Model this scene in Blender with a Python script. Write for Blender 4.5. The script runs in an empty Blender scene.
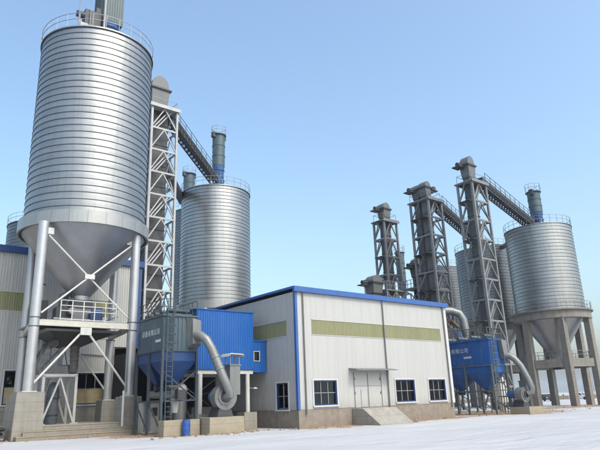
import bpy, bmesh, math, random
from mathutils import Vector, Matrix
random.seed(7)
S = bpy.context.scene
COL = S.collection
rad = math.radians
PI = math.pi

# ------------------------------------------------------------------ camera
YAW, TILT, ROLL = 0.684732, 0.296863, 0.0375034
cam_d = bpy.data.cameras.new('camera')
cam_d.sensor_width = 36.0
cam_d.lens = 578.2 / 600 * 36
cam_d.clip_start = 0.1
cam_d.clip_end = 12000
cam = bpy.data.objects.new('camera', cam_d)
COL.objects.link(cam)
fwd = Vector((math.sin(YAW) * math.cos(TILT), math.cos(YAW) * math.cos(TILT), math.sin(TILT)))
r0 = Vector((math.cos(YAW), -math.sin(YAW), 0))
u0 = r0.cross(fwd)
rgt = math.cos(ROLL) * r0 - math.sin(ROLL) * u0
upv = math.sin(ROLL) * r0 + math.cos(ROLL) * u0
m = Matrix((rgt, upv, -fwd)).transposed().to_4x4()
m.translation = (0, 0, 1.8)
cam.matrix_world = m
S.camera = cam

# ------------------------------------------------------------------ sky and sun
SUN_EL, SUN_AZ = rad(50), Vector((0.10, -1.0))          # horizontal direction towards the sun
w = bpy.data.worlds.new('World'); S.world = w; w.use_nodes = True
nt = w.node_tree
sky = nt.nodes.new('ShaderNodeTexSky')
sky.sky_type = 'NISHITA'; sky.sun_disc = False
sky.sun_elevation = SUN_EL
sky.sun_rotation = math.atan2(SUN_AZ.x, SUN_AZ.y)
sky.altitude = 100; sky.air_density = 1.3; sky.dust_density = 4.6; sky.ozone_density = 3.6
wb = nt.nodes.new('ShaderNodeVectorMath'); wb.operation = 'MULTIPLY'; wb.inputs[1].default_value = (.985, 1.02, .97)   # white balance
nt.links.new(sky.outputs[0], wb.inputs[0]); nt.links.new(wb.outputs[0], nt.nodes['Background'].inputs[0])
nt.nodes['Background'].inputs[1].default_value = 0.15
sl = bpy.data.lights.new('sun', 'SUN'); sl.energy = 0.95; sl.angle = rad(10); sl.color = (1, 0.96, 0.90)
so = bpy.data.objects.new('sun', sl); COL.objects.link(so)
d = Vector((SUN_AZ.x, SUN_AZ.y, 0)).normalized() * math.cos(SUN_EL) + Vector((0, 0, math.sin(SUN_EL)))
so.rotation_euler = d.to_track_quat('Z', 'Y').to_euler()
S.view_settings.view_transform = 'Standard'
S.view_settings.look = 'None'
S.view_settings.exposure = 1.05
S.view_settings.gamma = 1.0
S.view_settings.use_curve_mapping = False

# ------------------------------------------------------------------ materials
MATS = {}
def mat(name, col, rough=0.6, metal=0.0, var=0.12, scale=(1, 1, 1), nscale=1.5, bump=0.0, bscale=20, streak=0.0, spec=0.5):
    if name in MATS: return MATS[name]
    m = bpy.data.materials.new(name); m.use_nodes = True
    t = m.node_tree; N = t.nodes; L = t.links
    b = N['Principled BSDF']
    b.inputs['Roughness'].default_value = rough
    b.inputs['Metallic'].default_value = metal
    b.inputs['Specular IOR Level'].default_value = spec
    tc = N.new('ShaderNodeTexCoord'); mp = N.new('ShaderNodeMapping'); mp.inputs['Scale'].default_value = scale
    L.new(tc.outputs['Object'], mp.inputs[0])
    n = N.new('ShaderNodeTexNoise'); n.inputs['Scale'].default_value = nscale; n.inputs['Detail'].default_value = 6; n.inputs['Roughness'].default_value = .6
    L.new(mp.outputs[0], n.inputs['Vector'])
    mr = N.new('ShaderNodeMapRange'); mr.inputs[1].default_value = .25; mr.inputs[2].default_value = .75
    mr.inputs[3].default_value = 1 - var; mr.inputs[4].default_value = 1 + var
    L.new(n.outputs[0], mr.inputs[0])
    fac = mr.outputs[0]
    if streak:
        mp2 = N.new('ShaderNodeMapping'); mp2.inputs['Scale'].default_value = (2.2, 2.2, .12)
        L.new(tc.outputs['Object'], mp2.inputs[0])
        n2 = N.new('ShaderNodeTexNoise'); n2.inputs['Scale'].default_value = 1.6; n2.inputs['Detail'].default_value = 5
        L.new(mp2.outputs[0], n2.inputs['Vector'])
        mr2 = N.new('ShaderNodeMapRange'); mr2.inputs[1].default_value = .45; mr2.inputs[2].default_value = .8
        mr2.inputs[3].default_value = 1; mr2.inputs[4].default_value = 1 - streak
        L.new(n2.outputs[0], mr2.inputs[0])
        mu = N.new('ShaderNodeMath'); mu.operation = 'MULTIPLY'
        L.new(fac, mu.inputs[0]); L.new(mr2.outputs[0], mu.inputs[1]); fac = mu.outputs[0]
    oi = N.new('ShaderNodeObjectInfo')
    mr3 = N.new('ShaderNodeMapRange'); mr3.inputs[3].default_value = 1 - var * .35; mr3.inputs[4].default_value = 1 + var * .35
    L.new(oi.outputs['Random'], mr3.inputs[0])
    mu = N.new('ShaderNodeMath'); mu.operation = 'MULTIPLY'
    L.new(fac, mu.inputs[0]); L.new(mr3.outputs[0], mu.inputs[1])
    vm = N.new('ShaderNodeVectorMath'); vm.operation = 'SCALE'; vm.inputs[0].default_value = col
    L.new(mu.outputs[0], vm.inputs['Scale'])
    L.new(vm.outputs[0], b.inputs['Base Color'])
    rr = N.new('ShaderNodeMapRange'); rr.inputs[3].default_value = max(.03, rough - .1); rr.inputs[4].default_value = min(1, rough + .1)
    L.new(n.outputs[0], rr.inputs[0]); L.new(rr.outputs[0], b.inputs['Roughness'])
    if bump:
        nb = N.new('ShaderNodeTexNoise'); nb.inputs['Scale'].default_value = bscale; nb.inputs['Detail'].default_value = 4
        L.new(tc.outputs['Object'], nb.inputs['Vector'])
        bp = N.new('ShaderNodeBump'); bp.inputs['Strength'].default_value = bump; bp.inputs['Distance'].default_value = .03
        L.new(nb.outputs[0], bp.inputs['Height']); L.new(bp.outputs[0], b.inputs['Normal'])
    MATS[name] = m
    return m

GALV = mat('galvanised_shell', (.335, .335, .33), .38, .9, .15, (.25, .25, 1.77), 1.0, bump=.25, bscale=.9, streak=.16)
GALVD = mat('galvanised_shell_dark', (.155, .165, .178), .38, .9, .16, (.25, .25, 2.0), 1.0, bump=.25, bscale=.9, streak=.18)  # same galvanised sheet in a darker, bluer base colour
RINGM = mat('ring_beam_steel', (.32, .318, .308), .42, .65, .12, nscale=.8)
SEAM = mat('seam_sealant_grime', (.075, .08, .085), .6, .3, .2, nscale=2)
CONEM = mat('hopper_steel', (.30, .305, .315), .42, .8, .2, (1, 1, .5), .7)
PIPEM = mat('silver_painted_leg', (.42, .425, .43), .38, .55, .08, streak=.12)
TWHITE = mat('dull_white_tower_paint', (.36, .36, .355), .5, 0, .12, nscale=2, streak=.2)
WHITE = mat('white_painted_steel', (.47, .465, .445), .45, 0, .08, streak=.15)
CREAM = mat('cream_beam_paint', (.44, .42, .365), .5, 0, .12, nscale=3, streak=.2)
GREYST = mat('grey_steel', (.22, .23, .24), .5, .4, .15, nscale=2)
TOWERG = mat('tower_grey_paint', (.17, .175, .18), .55, .2, .18, nscale=2)
DARKST = mat('dark_steel', (.045, .045, .05), .55, .2, .25, nscale=3)
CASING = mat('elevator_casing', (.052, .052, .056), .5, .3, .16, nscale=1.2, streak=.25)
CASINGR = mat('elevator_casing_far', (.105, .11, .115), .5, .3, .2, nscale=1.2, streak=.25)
HEADM = mat('elevator_head_paint', (.12, .125, .125), .5, .15, .12, nscale=2)
WALLW = mat('white_wall_sheet', (.385, .378, .362), .42, 0, .04, nscale=.5, streak=.07)
WALLG = mat('pale_ribbed_sheet', (.37, .365, .35), .42, 0, .05, nscale=.6, streak=.08)
BLUET = mat('blue_trim', (.022, .085, .28), .4, 0, .08)
BLUES = mat('blue_shed_sheet', (.006, .082, .30), .45, 0, .09, nscale=.7, streak=.14, spec=.3)
BLUED = mat('deep_blue_paint', (.004, .036, .135), .38, 0, .12, nscale=1.2, streak=.15)
BLUER = mat('collector_blue_paint', (.006, .076, .27), .45, 0, .12, nscale=1.2, streak=.2, spec=.3)
TEAL = mat('teal_grey_paint', (.030, .060, .082), .42, 0, .10, nscale=1.2, streak=.15)
FILTG = mat('filter_green_grey', (.034, .068, .080), .5, .1, .14, nscale=2, streak=.15)
FILTB = mat('filter_blue', (.03, .10, .24), .5, .1, .15)
OLIVE = mat('translucent_strip', (.205, .20, .105), .35, 0, .16, (1, 1, .3), 1.6, streak=.12)
CONC = mat('concrete', (.235, .22, .19), .85, 0, .16, nscale=1.6, bump=.25, bscale=9, streak=.22)
CONCG = mat('grey_concrete', (.27, .25, .215), .85, 0, .18, nscale=1.2, bump=.25, bscale=8, streak=.25)
CONCY = mat('yellowish_concrete', (.275, .235, .17), .88, 0, .16, nscale=2, bump=.3, bscale=12)
BRICKP = mat('brown_plinth_render', (.205, .175, .145), .9, 0, .25, nscale=2, bump=.3, bscale=14, streak=.2)
DUCT = mat('duct_grey', (.175, .18, .178), .45, .35, .10, nscale=2, streak=.12)
FANM = mat('fan_grey', (.165, .17, .168), .45, .35, .14, nscale=3)
DRAIN = mat('drainpipe_grey', (.12, .12, .12), .5, 0, .15)
CONCB = mat('brown_weathered_concrete', (.185, .172, .152), .85, 0, .2, nscale=1.0, bump=.25, bscale=8, streak=.3)
MULL = mat('grey_mullion', (.30, .30, .29), .5, 0, .1)
FRAMEB = mat('window_frame_blue', (.010, .030, .11), .4, 0, .08)
TAN = mat('tan_board', (.36, .29, .16), .8, 0, .2, nscale=2)
RUBBER = mat('dark_sleeve_fabric', (.075, .068, .062), .75, 0, .35, nscale=4, bump=.5, bscale=6)
SLATE = mat('slate_sleeve_fabric', (.055, .065, .08), .7, 0, .3, nscale=4, bump=.5, bscale=6)
RUST = mat('rust_brown_steel', (.16, .10, .065), .75, .2, .35, nscale=4)
LETTER = mat('white_lettering', (.52, .55, .58), .5, 0, .05)
BARREL = mat('barrel_blue', (.02, .07, .28), .4, 0, .2, nscale=4)
CARW = mat('car_white', (.70, .70, .70), .25, 0, .05)
CARD = mat('car_dark', (.02, .02, .025), .25, 0, .1)
TYRE = mat('tyre_black', (.02, .02, .02), .8, 0, .2)
FARG = mat('far_grey_paint', (.30, .32, .34), .6, 0, .1)

def glass_mat():
    m = bpy.data.materials.new('window_glass'); m.use_nodes = True
    t = m.node_tree; N = t.nodes; N.remove(N['Principled BSDF'])
    tr = N.new('ShaderNodeBsdfTransparent'); tr.inputs[0].default_value = (.55, .6, .62, 1)
    gl = N.new('ShaderNodeBsdfGlossy'); gl.inputs['Roughness'].default_value = .04
    fr = N.new('ShaderNodeFresnel'); fr.inputs[0].default_value = 1.45
    mx = N.new('ShaderNodeMixShader')
    t.links.new(fr.outputs[0], mx.inputs[0]); t.links.new(tr.outputs[0], mx.inputs[1]); t.links.new(gl.outputs[0], mx.inputs[2])
    t.links.new(mx.outputs[0], N['Material Output'].inputs[0])
    return m
def splash(m, z0, z1, col):
    t = m.node_tree; N = t.nodes; L = t.links; b = N['Principled BSDF']
    src = b.inputs['Base Color'].links[0].from_socket
    g = N.new('ShaderNodeNewGeometry'); sp = N.new('ShaderNodeSeparateXYZ'); L.new(g.outputs['Position'], sp.inputs[0])
    n = N.new('ShaderNodeTexNoise'); n.inputs['Scale'].default_value = 2.4; n.inputs['Detail'].default_value = 7; L.new(g.outputs['Position'], n.inputs['Vector'])
    h = N.new('ShaderNodeMapRange'); h.inputs[1].default_value = z0; h.inputs[2].default_value = z1; h.inputs[3].default_value = 1; h.inputs[4].default_value = 0; L.new(sp.outputs[2], h.inputs[0])
    mu = N.new('ShaderNodeMath'); mu.operation = 'MULTIPLY'; L.new(h.outputs[0], mu.inputs[0]); L.new(n.outputs[0], mu.inputs[1])
    k = N.new('ShaderNodeMath'); k.operation = 'MULTIPLY'; k.inputs[1].default_value = .85; L.new(mu.outputs[0], k.inputs[0])
    mx = N.new('ShaderNodeMixRGB'); mx.inputs[2].default_value = (*col, 1); L.new(k.outputs[0], mx.inputs[0]); L.new(src, mx.inputs[1]); L.new(mx.outputs[0], b.inputs['Base Color'])
splash(WALLW, 1.2, 2.0, (.24, .21, .17)); splash(WALLG, 2.0, 3.2, (.24, .21, .17)); splash(CONC, -.1, .9, (.20, .15, .11)); splash(CONCY, -.1, .6, (.22, .165, .115)); splash(CONCB, 0, 1.4, (.16, .125, .10)); splash(BRICKP, -.1, .7, (.17, .125, .09))
def dusty(m, amt, col=(.27, .265, .25)):
    t = m.node_tree; N = t.nodes; L = t.links; b = N['Principled BSDF']
    src = b.inputs['Base Color'].links[0].from_socket
    g = N.new('ShaderNodeNewGeometry'); mp = N.new('ShaderNodeMapping'); mp.inputs['Scale'].default_value = (1.6, 1.6, .35); L.new(g.outputs['Position'], mp.inputs[0])
    n = N.new('ShaderNodeTexNoise'); n.inputs['Scale'].default_value = 1.3; n.inputs['Detail'].default_value = 8; n.inputs['Roughness'].default_value = .65; L.new(mp.outputs[0], n.inputs['Vector'])
    r = N.new('ShaderNodeMapRange'); r.inputs[1].default_value = .42; r.inputs[2].default_value = .78; r.inputs[3].default_value = amt * .15; r.inputs[4].default_value = amt; L.new(n.outputs[0], r.inputs[0])
    mx = N.new('ShaderNodeMixRGB'); mx.inputs[2].default_value = (*col, 1); L.new(r.outputs[0], mx.inputs[0]); L.new(src, mx.inputs[1]); L.new(mx.outputs[0], b.inputs['Base Color'])
for m_, a_ in ((BLUES, .09), (BLUER, .2), (BLUED, .08), (TEAL, .22), (BLUET, .1), (FILTG, .25), (DUCT, .3), (FANM, .3), (GREYST, .2), (TOWERG, .25)): dusty(m_, a_)
def formwork(m, pitch=.62):
    # board joints left in the concrete by its shuttering, plus pits
    t = m.node_tree; N = t.nodes; L = t.links; b = N['Principled BSDF']
    src = b.inputs['Base Color'].links[0].from_socket
    g = N.new('ShaderNodeNewGeometry'); sp = N.new('ShaderNodeSeparateXYZ'); L.new(g.outputs['Position'], sp.inputs[0])
    n = N.new('ShaderNodeTexNoise'); n.inputs['Scale'].default_value = 6; n.inputs['Detail'].default_value = 4; L.new(g.outputs['Position'], n.inputs['Vector'])
    w_ = N.new('ShaderNodeMath'); w_.operation = 'MULTIPLY_ADD'; w_.inputs[1].default_value = .05; L.new(n.outputs[0], w_.inputs[0]); L.new(sp.outputs[2], w_.inputs[2])
    q = N.new('ShaderNodeMath'); q.operation = 'PINGPONG'; q.inputs[1].default_value = pitch / 2; L.new(w_.outputs[0], q.inputs[0])
    r = N.new('ShaderNodeMapRange'); r.inputs[1].default_value = .028; r.inputs[2].default_value = .006; L.new(q.outputs[0], r.inputs[0])
    n2 = N.new('ShaderNodeTexNoise'); n2.inputs['Scale'].default_value = 11; n2.inputs['Detail'].default_value = 2; L.new(g.outputs['Position'], n2.inputs['Vector'])
    r2 = N.new('ShaderNodeMapRange'); r2.inputs[1].default_value = .68; r2.inputs[2].default_value = .76; L.new(n2.outputs[0], r2.inputs[0])
    mx_ = N.new('ShaderNodeMath'); mx_.operation = 'MAXIMUM'; L.new(r.outputs[0], mx_.inputs[0]); L.new(r2.outputs[0], mx_.inputs[1])
    k = N.new('ShaderNodeMath'); k.operation = 'MULTIPLY'; k.inputs[1].default_value = .42; L.new(mx_.outputs[0], k.inputs[0])
    mx = N.new('ShaderNodeMixRGB'); mx.inputs[2].default_value = (.09, .08, .065, 1); L.new(k.outputs[0], mx.inputs[0]); L.new(src, mx.inputs[1]); L.new(mx.outputs[0], b.inputs['Base Color'])
for m_ in (CONC, CONCG, CONCY, CONCB): formwork(m_)
GLASS = glass_mat()

# ------------------------------------------------------------------ mesh helpers (all in world coordinates)
class MB:
    def __init__(s): s.v = []; s.f = []; s.sm = []
    def add(s, vs, fs, smooth=False):
        o = len(s.v); s.v += [tuple(p) for p in vs]; s.f += [tuple(i + o for i in f) for f in fs]; s.sm += [smooth] * len(fs); return s
    def box(s, x0, x1, y0, y1, z0, z1):
        return s.add([(x0, y0, z0), (x1, y0, z0), (x1, y1, z0), (x0, y1, z0), (x0, y0, z1), (x1, y0, z1), (x1, y1, z1), (x0, y1, z1)],
                     [(0, 3, 2, 1), (4, 5, 6, 7), (0, 1, 5, 4), (1, 2, 6, 5), (2, 3, 7, 6), (3, 0, 4, 7)])
    def beam(s, p0, p1, w, h=None):
        h = h or w; p0 = Vector(p0); p1 = Vector(p1); d = (p1 - p0).normalized()
        a = d.cross(Vector((0, 0, 1)))
        if a.length < 1e-4: a = Vector((1, 0, 0))
        a.normalize(); b = a.cross(d).normalized()
        c = [(-1, -1), (1, -1), (1, 1), (-1, 1)]
        vs = [p0 + a * (x * w / 2) + b * (y * h / 2) for x, y in c] + [p1 + a * (x * w / 2) + b * (y * h / 2) for x, y in c]
        return s.add(vs, [(3, 2, 1, 0), (4, 5, 6, 7), (0, 1, 5, 4), (1, 2, 6, 5), (2, 3, 7, 6), (3, 0, 4, 7)])
    def tube(s, p0, p1, r0, r1=None, n=12, caps=True):
        r1 = r0 if r1 is None else r1; p0 = Vector(p0); p1 = Vector(p1); d = (p1 - p0).normalized()
        a = d.cross(Vector((0, 0, 1)))
        if a.length < 1e-4: a = Vector((1, 0, 0))
        a.normalize(); b = a.cross(d).normalized()
        vs = []
        for p, r in ((p0, r0), (p1, r1)):
            vs += [p + (a * math.cos(2 * PI * i / n) + b * math.sin(2 * PI * i / n)) * r for i in range(n)]
        s.add(vs, [(i, (i + 1) % n, n + (i + 1) % n, n + i) for i in range(n)], True)
        if caps: s.add(vs, [tuple(range(n - 1, -1, -1)), tuple(range(n, 2 * n))])
        return s
    def path(s, pts, r, n=12):
        pts = [Vector(p) for p in pts]; rs = r if isinstance(r, (list, tuple)) else [r] * len(pts)
        vs = []; a = None
        for i, p in enumerate(pts):
            d = (pts[min(i + 1, len(pts) - 1)] - pts[max(i - 1, 0)]).normalized()
            if a is None:
                a = d.cross(Vector((0, 0, 1)))
                if a.length < 1e-4: a = Vector((1, 0, 0))
            a = (a - d * a.dot(d)).normalized(); b = d.cross(a)
            vs += [p + (a * math.cos(2 * PI * k / n) + b * math.sin(2 * PI * k / n)) * rs[i] for k in range(n)]
        fs = [(i * n + k, i * n + (k + 1) % n, (i + 1) * n + (k + 1) % n, (i + 1) * n + k) for i in range(len(pts) - 1) for k in range(n)]
        s.add(vs, fs, True)
        o = (len(pts) - 1) * n
        return s.add(vs, [tuple(range(n - 1, -1, -1)), tuple(range(o, o + n))])
    def lathe(s, prof, n, c=(0, 0), a0=0.0, a1=2 * PI, smooth=True, close=False):
        full = abs(a1 - a0 - 2 * PI) < 1e-6; m = n if full else n + 1
        vs = [(c[0] + r * math.cos(a0 + (a1 - a0) * i / n), c[1] + r * math.sin(a0 + (a1 - a0) * i / n), z) for r, z in prof for i in range(m)]
        k = len(prof); fs = []
        for j in range(k if close else k - 1):
            j2 = (j + 1) % k
            for i in range(n):
                i2 = (i + 1) % m
                fs.append((j * m + i, j * m + i2, j2 * m + i2, j2 * m + i))
        s.add(vs, fs, smooth)
        if close and not full:
            s.add(vs, [tuple(j * m for j in range(k)), tuple(j * m + n for j in reversed(range(k)))])
        return s
    def prism(s, poly, axis, a, b):
        # poly of 2-D points extruded along axis 'x', 'y' or 'z'
        def P(p, t): return {'x': (t, p[0], p[1]), 'y': (p[0], t, p[1]), 'z': (p[0], p[1], t)}[axis]
        n = len(poly); vs = [P(p, a) for p in poly] + [P(p, b) for p in poly]
        return s.add(vs, [tuple(range(n)), tuple(range(2 * n - 1, n - 1, -1))] + [(i, i + n, (i + 1) % n + n, (i + 1) % n) for i in range(n)])
    def frustum(s, b0, z0, b1, z1):
        vs = [(b0[0], b0[2], z0), (b0[1], b0[2], z0), (b0[1], b0[3], z0), (b0[0], b0[3], z0), (b1[0], b1[2], z1), (b1[1], b1[2], z1), (b1[1], b1[3], z1), (b1[0], b1[3], z1)]
        return s.add(vs, [(0, 3, 2, 1), (4, 5, 6, 7), (0, 1, 5, 4), (1, 2, 6, 5), (2, 3, 7, 6), (3, 0, 4, 7)])

ORG = {}
def org(o): return ORG.get(o.name, Vector((0, 0, 0))) if o else Vector((0, 0, 0))
def tag(o, label=None, cat=None, group=None, kind=None):
    if label: o['label'] = label
    if cat: o['category'] = cat
    if group: o['group'] = group
    if kind: o['kind'] = kind
    return o
def thing(name, loc, label, cat, group=None):
    o = bpy.data.objects.new(name, None); COL.objects.link(o); o.location = loc; o.empty_display_size = .2
    ORG[o.name] = Vector(loc)
    return tag(o, label, cat, group)
def mesh_of(mb, name, m, off=Vector((0, 0, 0)), fix=True):
    me = bpy.data.meshes.new(name)
    me.from_pydata([(p[0] - off.x, p[1] - off.y, p[2] - off.z) for p in mb.v], [], mb.f)
    me.polygons.foreach_set('use_smooth', mb.sm)
    if fix:
        bm = bmesh.new(); bm.from_mesh(me); bmesh.ops.remove_doubles(bm, verts=bm.verts, dist=1e-5)
        bmesh.ops.recalc_face_normals(bm, faces=bm.faces); bm.to_mesh(me); bm.free()
    if any(mb.sm): me.set_sharp_from_angle(angle=rad(38))
    me.materials.append(m); me.update()
    return me
def build(name, mb, m, parent=None, fix=True):
    o = bpy.data.objects.new(name, mesh_of(mb, name, m, org(parent), fix))
    COL.objects.link(o)
    if parent: o.parent = parent; ORG[o.name] = org(parent)
    return o
def inst(name, me, parent, loc, rotz=0):
    o = bpy.data.objects.new(name, me); COL.objects.link(o)
    o.parent = parent; o.location = Vector(loc) - org(parent); o.rotation_euler = (0, 0, rotz)
    return o
MEMC = {}
def member(name, p0, p1, w, m, parent, h=None, n=0):
    """straight bar between two points; alike bars share their mesh. n > 0 makes it round"""
    p0 = Vector(p0); p1 = Vector(p1); L = round((p1 - p0).length, 2); h = h or w
    key = (L, w, h, m.name, n)
    if key not in MEMC:
        mb = MB()
        if n: mb.tube((0, 0, 0), (0, 0, L), w / 2, n=n)
        else: mb.box(-w / 2, w / 2, -h / 2, h / 2, 0, L)
        MEMC[key] = mesh_of(mb, name, m)
    o = bpy.data.objects.new(name, MEMC[key]); COL.objects.link(o)
    o.parent = parent; o.location = p0 - org(parent)
    dd = (p1 - p0).normalized()
    x = dd.cross(Vector((0, 0, 1)))
    if x.length < 1e-4: o.rotation_euler = (0, 0, 0) if dd.z > 0 else (PI, 0, 0)
    else:
        x.normalize(); y = dd.cross(x)
        o.rotation_euler = Matrix((x, y, dd)).transposed().to_euler()
    return o

# ------------------------------------------------------------------ ground, hills
def snow_mat():
    m = bpy.data.materials.new('snow_ground'); m.use_nodes = True
    t = m.node_tree; N = t.nodes; L = t.links; b = N['Principled BSDF']
    b.inputs['Roughness'].default_value = .75; b.inputs['Specular IOR Level'].default_value = .25
    g = N.new('ShaderNodeNewGeometry')
    def noise(sc, det, vec=None, scale=None):
        n = N.new('ShaderNodeTexNoise'); n.inputs['Scale'].default_value = sc; n.inputs['Detail'].default_value = det
        if scale:
            mp = N.new('ShaderNodeMapping'); mp.inputs['Scale'].default_value = scale; mp.inputs['Rotation'].default_value = (0, 0, YAW)
            L.new(g.outputs['Position'], mp.inputs[0]); L.new(mp.outputs[0], n.inputs['Vector'])
        else: L.new(g.outputs['Position'], n.inputs['Vector'])
        return n
    nb = noise(.12, 4, scale=(.5, 2.2, 1))
    cr = N.new('ShaderNodeValToRGB')
    cr.color_ramp.elements[0].position = .3; cr.color_ramp.elements[0].color = (.36, .362, .372, 1)
    cr.color_ramp.elements[1].position = .7; cr.color_ramp.elements[1].color = (.44, .44, .447, 1)
    L.new(nb.outputs[0], cr.inputs[0])
    # bare earth where vehicles and workmen have scraped the snow away
    sep = N.new('ShaderNodeSeparateXYZ'); L.new(g.outputs['Position'], sep.inputs[0])
    def patch(cx, cy, ax, ay):
        dx = N.new('ShaderNodeMath'); dx.operation = 'MULTIPLY_ADD'; dx.inputs[1].default_value = 1 / ax; dx.inputs[2].default_value = -cx / ax; L.new(sep.outputs[0], dx.inputs[0])
        dy = N.new('ShaderNodeMath'); dy.operation = 'MULTIPLY_ADD'; dy.inputs[1].default_value = 1 / ay; dy.inputs[2].default_value = -cy / ay; L.new(sep.outputs[1], dy.inputs[0])
        x2 = N.new('ShaderNodeMath'); x2.operation = 'MULTIPLY'; L.new(dx.outputs[0], x2.inputs[0]); L.new(dx.outputs[0], x2.inputs[1])
        y2 = N.new('ShaderNodeMath'); y2.operation = 'MULTIPLY_ADD'; L.new(dy.outputs[0], y2.inputs[0]); L.new(dy.outputs[0], y2.inputs[1]); L.new(x2.outputs[0], y2.inputs[2])
        q = N.new('ShaderNodeMath'); q.operation = 'SUBTRACT'; q.inputs[0].default_value = 1; L.new(y2.outputs[0], q.inputs[1]); return q.outputs[0]
    ps = [patch(18.5, 39.6, 4.0, 3.6), patch(15, 42.6, 6, .8), patch(7, 46, 5.5, 5), patch(22, 38.5, 4.5, 3.2), patch(38, 34, 13, 2.2), patch(79, 38.5, 16, 4), patch(56, 38, 9, 9)]
    cur = ps[0]
    for p in ps[1:]:
        mx = N.new('ShaderNodeMath'); mx.operation = 'MAXIMUM'; L.new(cur, mx.inputs[0]); L.new(p, mx.inputs[1]); cur = mx.outputs[0]
    ne = noise(1.1, 6)
    ad = N.new('ShaderNodeMath'); ad.operation = 'MULTIPLY_ADD'; ad.inputs[1].default_value = 2.2; ad.inputs[2].default_value = -1.25; L.new(ne.outputs[0], ad.inputs[0])
    sm = N.new('ShaderNodeMath'); sm.operation = 'ADD'; L.new(cur, sm.inputs[0]); L.new(ad.outputs[0], sm.inputs[1])
    st = N.new('ShaderNodeMapRange'); st.inputs[1].default_value = 0; st.inputs[2].default_value = .25; L.new(sm.outputs[0], st.inputs[0])
    ec = N.new('ShaderNodeValToRGB')
    ec.color_ramp.elements[0].color = (.16, .10, .06, 1); ec.color_ramp.elements[1].color = (.40, .29, .20, 1)
    n3 = noise(4, 6); L.new(n3.outputs[0], ec.inputs[0])
    mix = N.new('ShaderNodeMixRGB'); L.new(st.outputs[0], mix.inputs[0]); L.new(cr.outputs[0], mix.inputs[1]); L.new(ec.outputs[0], mix.inputs[2])
    # wheel tracks pressed into the snow, running across the yard
    rot = N.new('ShaderNodeMapping'); rot.inputs['Rotation'].default_value = (0, 0, rad(24)); L.new(g.outputs['Position'], rot.inputs[0])
    wob = noise(.05, 3); wb_ = N.new('ShaderNodeMath'); wb_.operation = 'MULTIPLY'; wb_.inputs[1].default_value = 9; L.new(wob.outputs[0], wb_.inputs[0])
    sp2 = N.new('ShaderNodeSeparateXYZ'); L.new(rot.outputs[0], sp2.inputs[0])
    yy = N.new('ShaderNodeMath'); yy.operation = 'ADD'; L.new(sp2.outputs[1], yy.inputs[0]); L.new(wb_.outputs[0], yy.inputs[1])
    tr_ = None
    for off in (24.0, 25.7, 28.6, 30.2, 35.2, 36.9, 41.5, 43.1):
        dd_ = N.new('ShaderNodeMath'); dd_.operation = 'SUBTRACT'; dd_.inputs[1].default_value = off; L.new(yy.outputs[0], dd_.inputs[0])
        ab = N.new('ShaderNodeMath'); ab.operation = 'ABSOLUTE'; L.new(dd_.outputs[0], ab.inputs[0])
        mr = N.new('ShaderNodeMapRange'); mr.interpolation_type = 'SMOOTHSTEP'; mr.inputs[1].default_value = .34; mr.inputs[2].default_value = .12; L.new(ab.outputs[0], mr.inputs[0])
        if tr_ is None: tr_ = mr.outputs[0]
        else:
            mx = N.new('ShaderNodeMath'); mx.operation = 'MAXIMUM'; L.new(tr_, mx.inputs[0]); L.new(mr.outputs[0], mx.inputs[1]); tr_ = mx.outputs[0]
    nz = noise(.6, 5); kk = N.new('ShaderNodeMapRange'); kk.inputs[1].default_value = .3; kk.inputs[2].default_value = .7; L.new(nz.outputs[0], kk.inputs[0])
    tm = N.new('ShaderNodeMath'); tm.operation = 'MULTIPLY'; L.new(tr_, tm.inputs[0]); L.new(kk.outputs[0], tm.inputs[1])
    tf = N.new('ShaderNodeMath'); tf.operation = 'MULTIPLY'; tf.inputs[1].default_value = .8; L.new(tm.outputs[0], tf.inputs[0])
    mix2 = N.new('ShaderNodeMixRGB'); mix2.inputs[2].default_value = (.36, .345, .33, 1); L.new(tf.outputs[0], mix2.inputs[0]); L.new(mix.outputs[0], mix2.inputs[1])
    L.new(mix2.outputs[0], b.inputs['Base Color'])
    n4 = noise(2.5, 8); n5 = noise(.5, 5, scale=(.6, 3, 1))
    sum_ = N.new('ShaderNodeMath'); sum_.operation = 'MULTIPLY_ADD'; sum_.inputs[1].default_value = 3.0; L.new(n5.outputs[0], sum_.inputs[0]); L.new(n4.outputs[0], sum_.inputs[2])
    bp = N.new('ShaderNodeBump'); bp.inputs['Strength'].default_value = .42; bp.inputs['Distance'].default_value = .08
    sb_ = N.new('ShaderNodeMath'); sb_.operation = 'MULTIPLY_ADD'; sb_.inputs[1].default_value = -1.6; L.new(tm.outputs[0], sb_.inputs[0]); L.new(sum_.outputs[0], sb_.inputs[2]); L.new(sb_.outputs[0], bp.inputs['Height']); L.new(bp.outputs[0], b.inputs['Normal'])
    return m
def axis_pts():
    a = [-15 + i * .8 for i in range(170)]
    k = 1.2; x = a[-1]; hi = []
    while x < 9000: x += k; k *= 1.22; hi.append(x)
    k = 1.2; x = a[0]; lo = []
    while x > -9000: x -= k; k *= 1.22; lo.append(x)
    return lo[::-1] + a + hi
ax = axis_pts(); n = len(ax)
def gz(x, y):
    far = min(1, max(0, (math.hypot(x, y) - 160) / 300))
    near = .05 * math.sin(x * .31 + 1) * math.sin(y * .27) + .03 * math.sin(x * .9 + y * .7)
    built = 1 if (y > 40 - .18 * x) else .4
    return (near - .03) * (1 - far) * (1 if built < 1 else .5) - .02
mb = MB()
mb.v = [(x, y, gz(x, y)) for y in ax for x in ax]
mb.f = [(j * n + i, j * n + i + 1, (j + 1) * n + i + 1, (j + 1) * n + i) for j in range(n - 1) for i in range(n - 1)]
mb.sm = [True] * len(mb.f)
g = build('ground', mb, snow_mat(), fix=False); tag(g, kind='structure')
HILL = mat('hill_ground', (.16, .16, .155), .95, 0, .3, nscale=.01)
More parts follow.
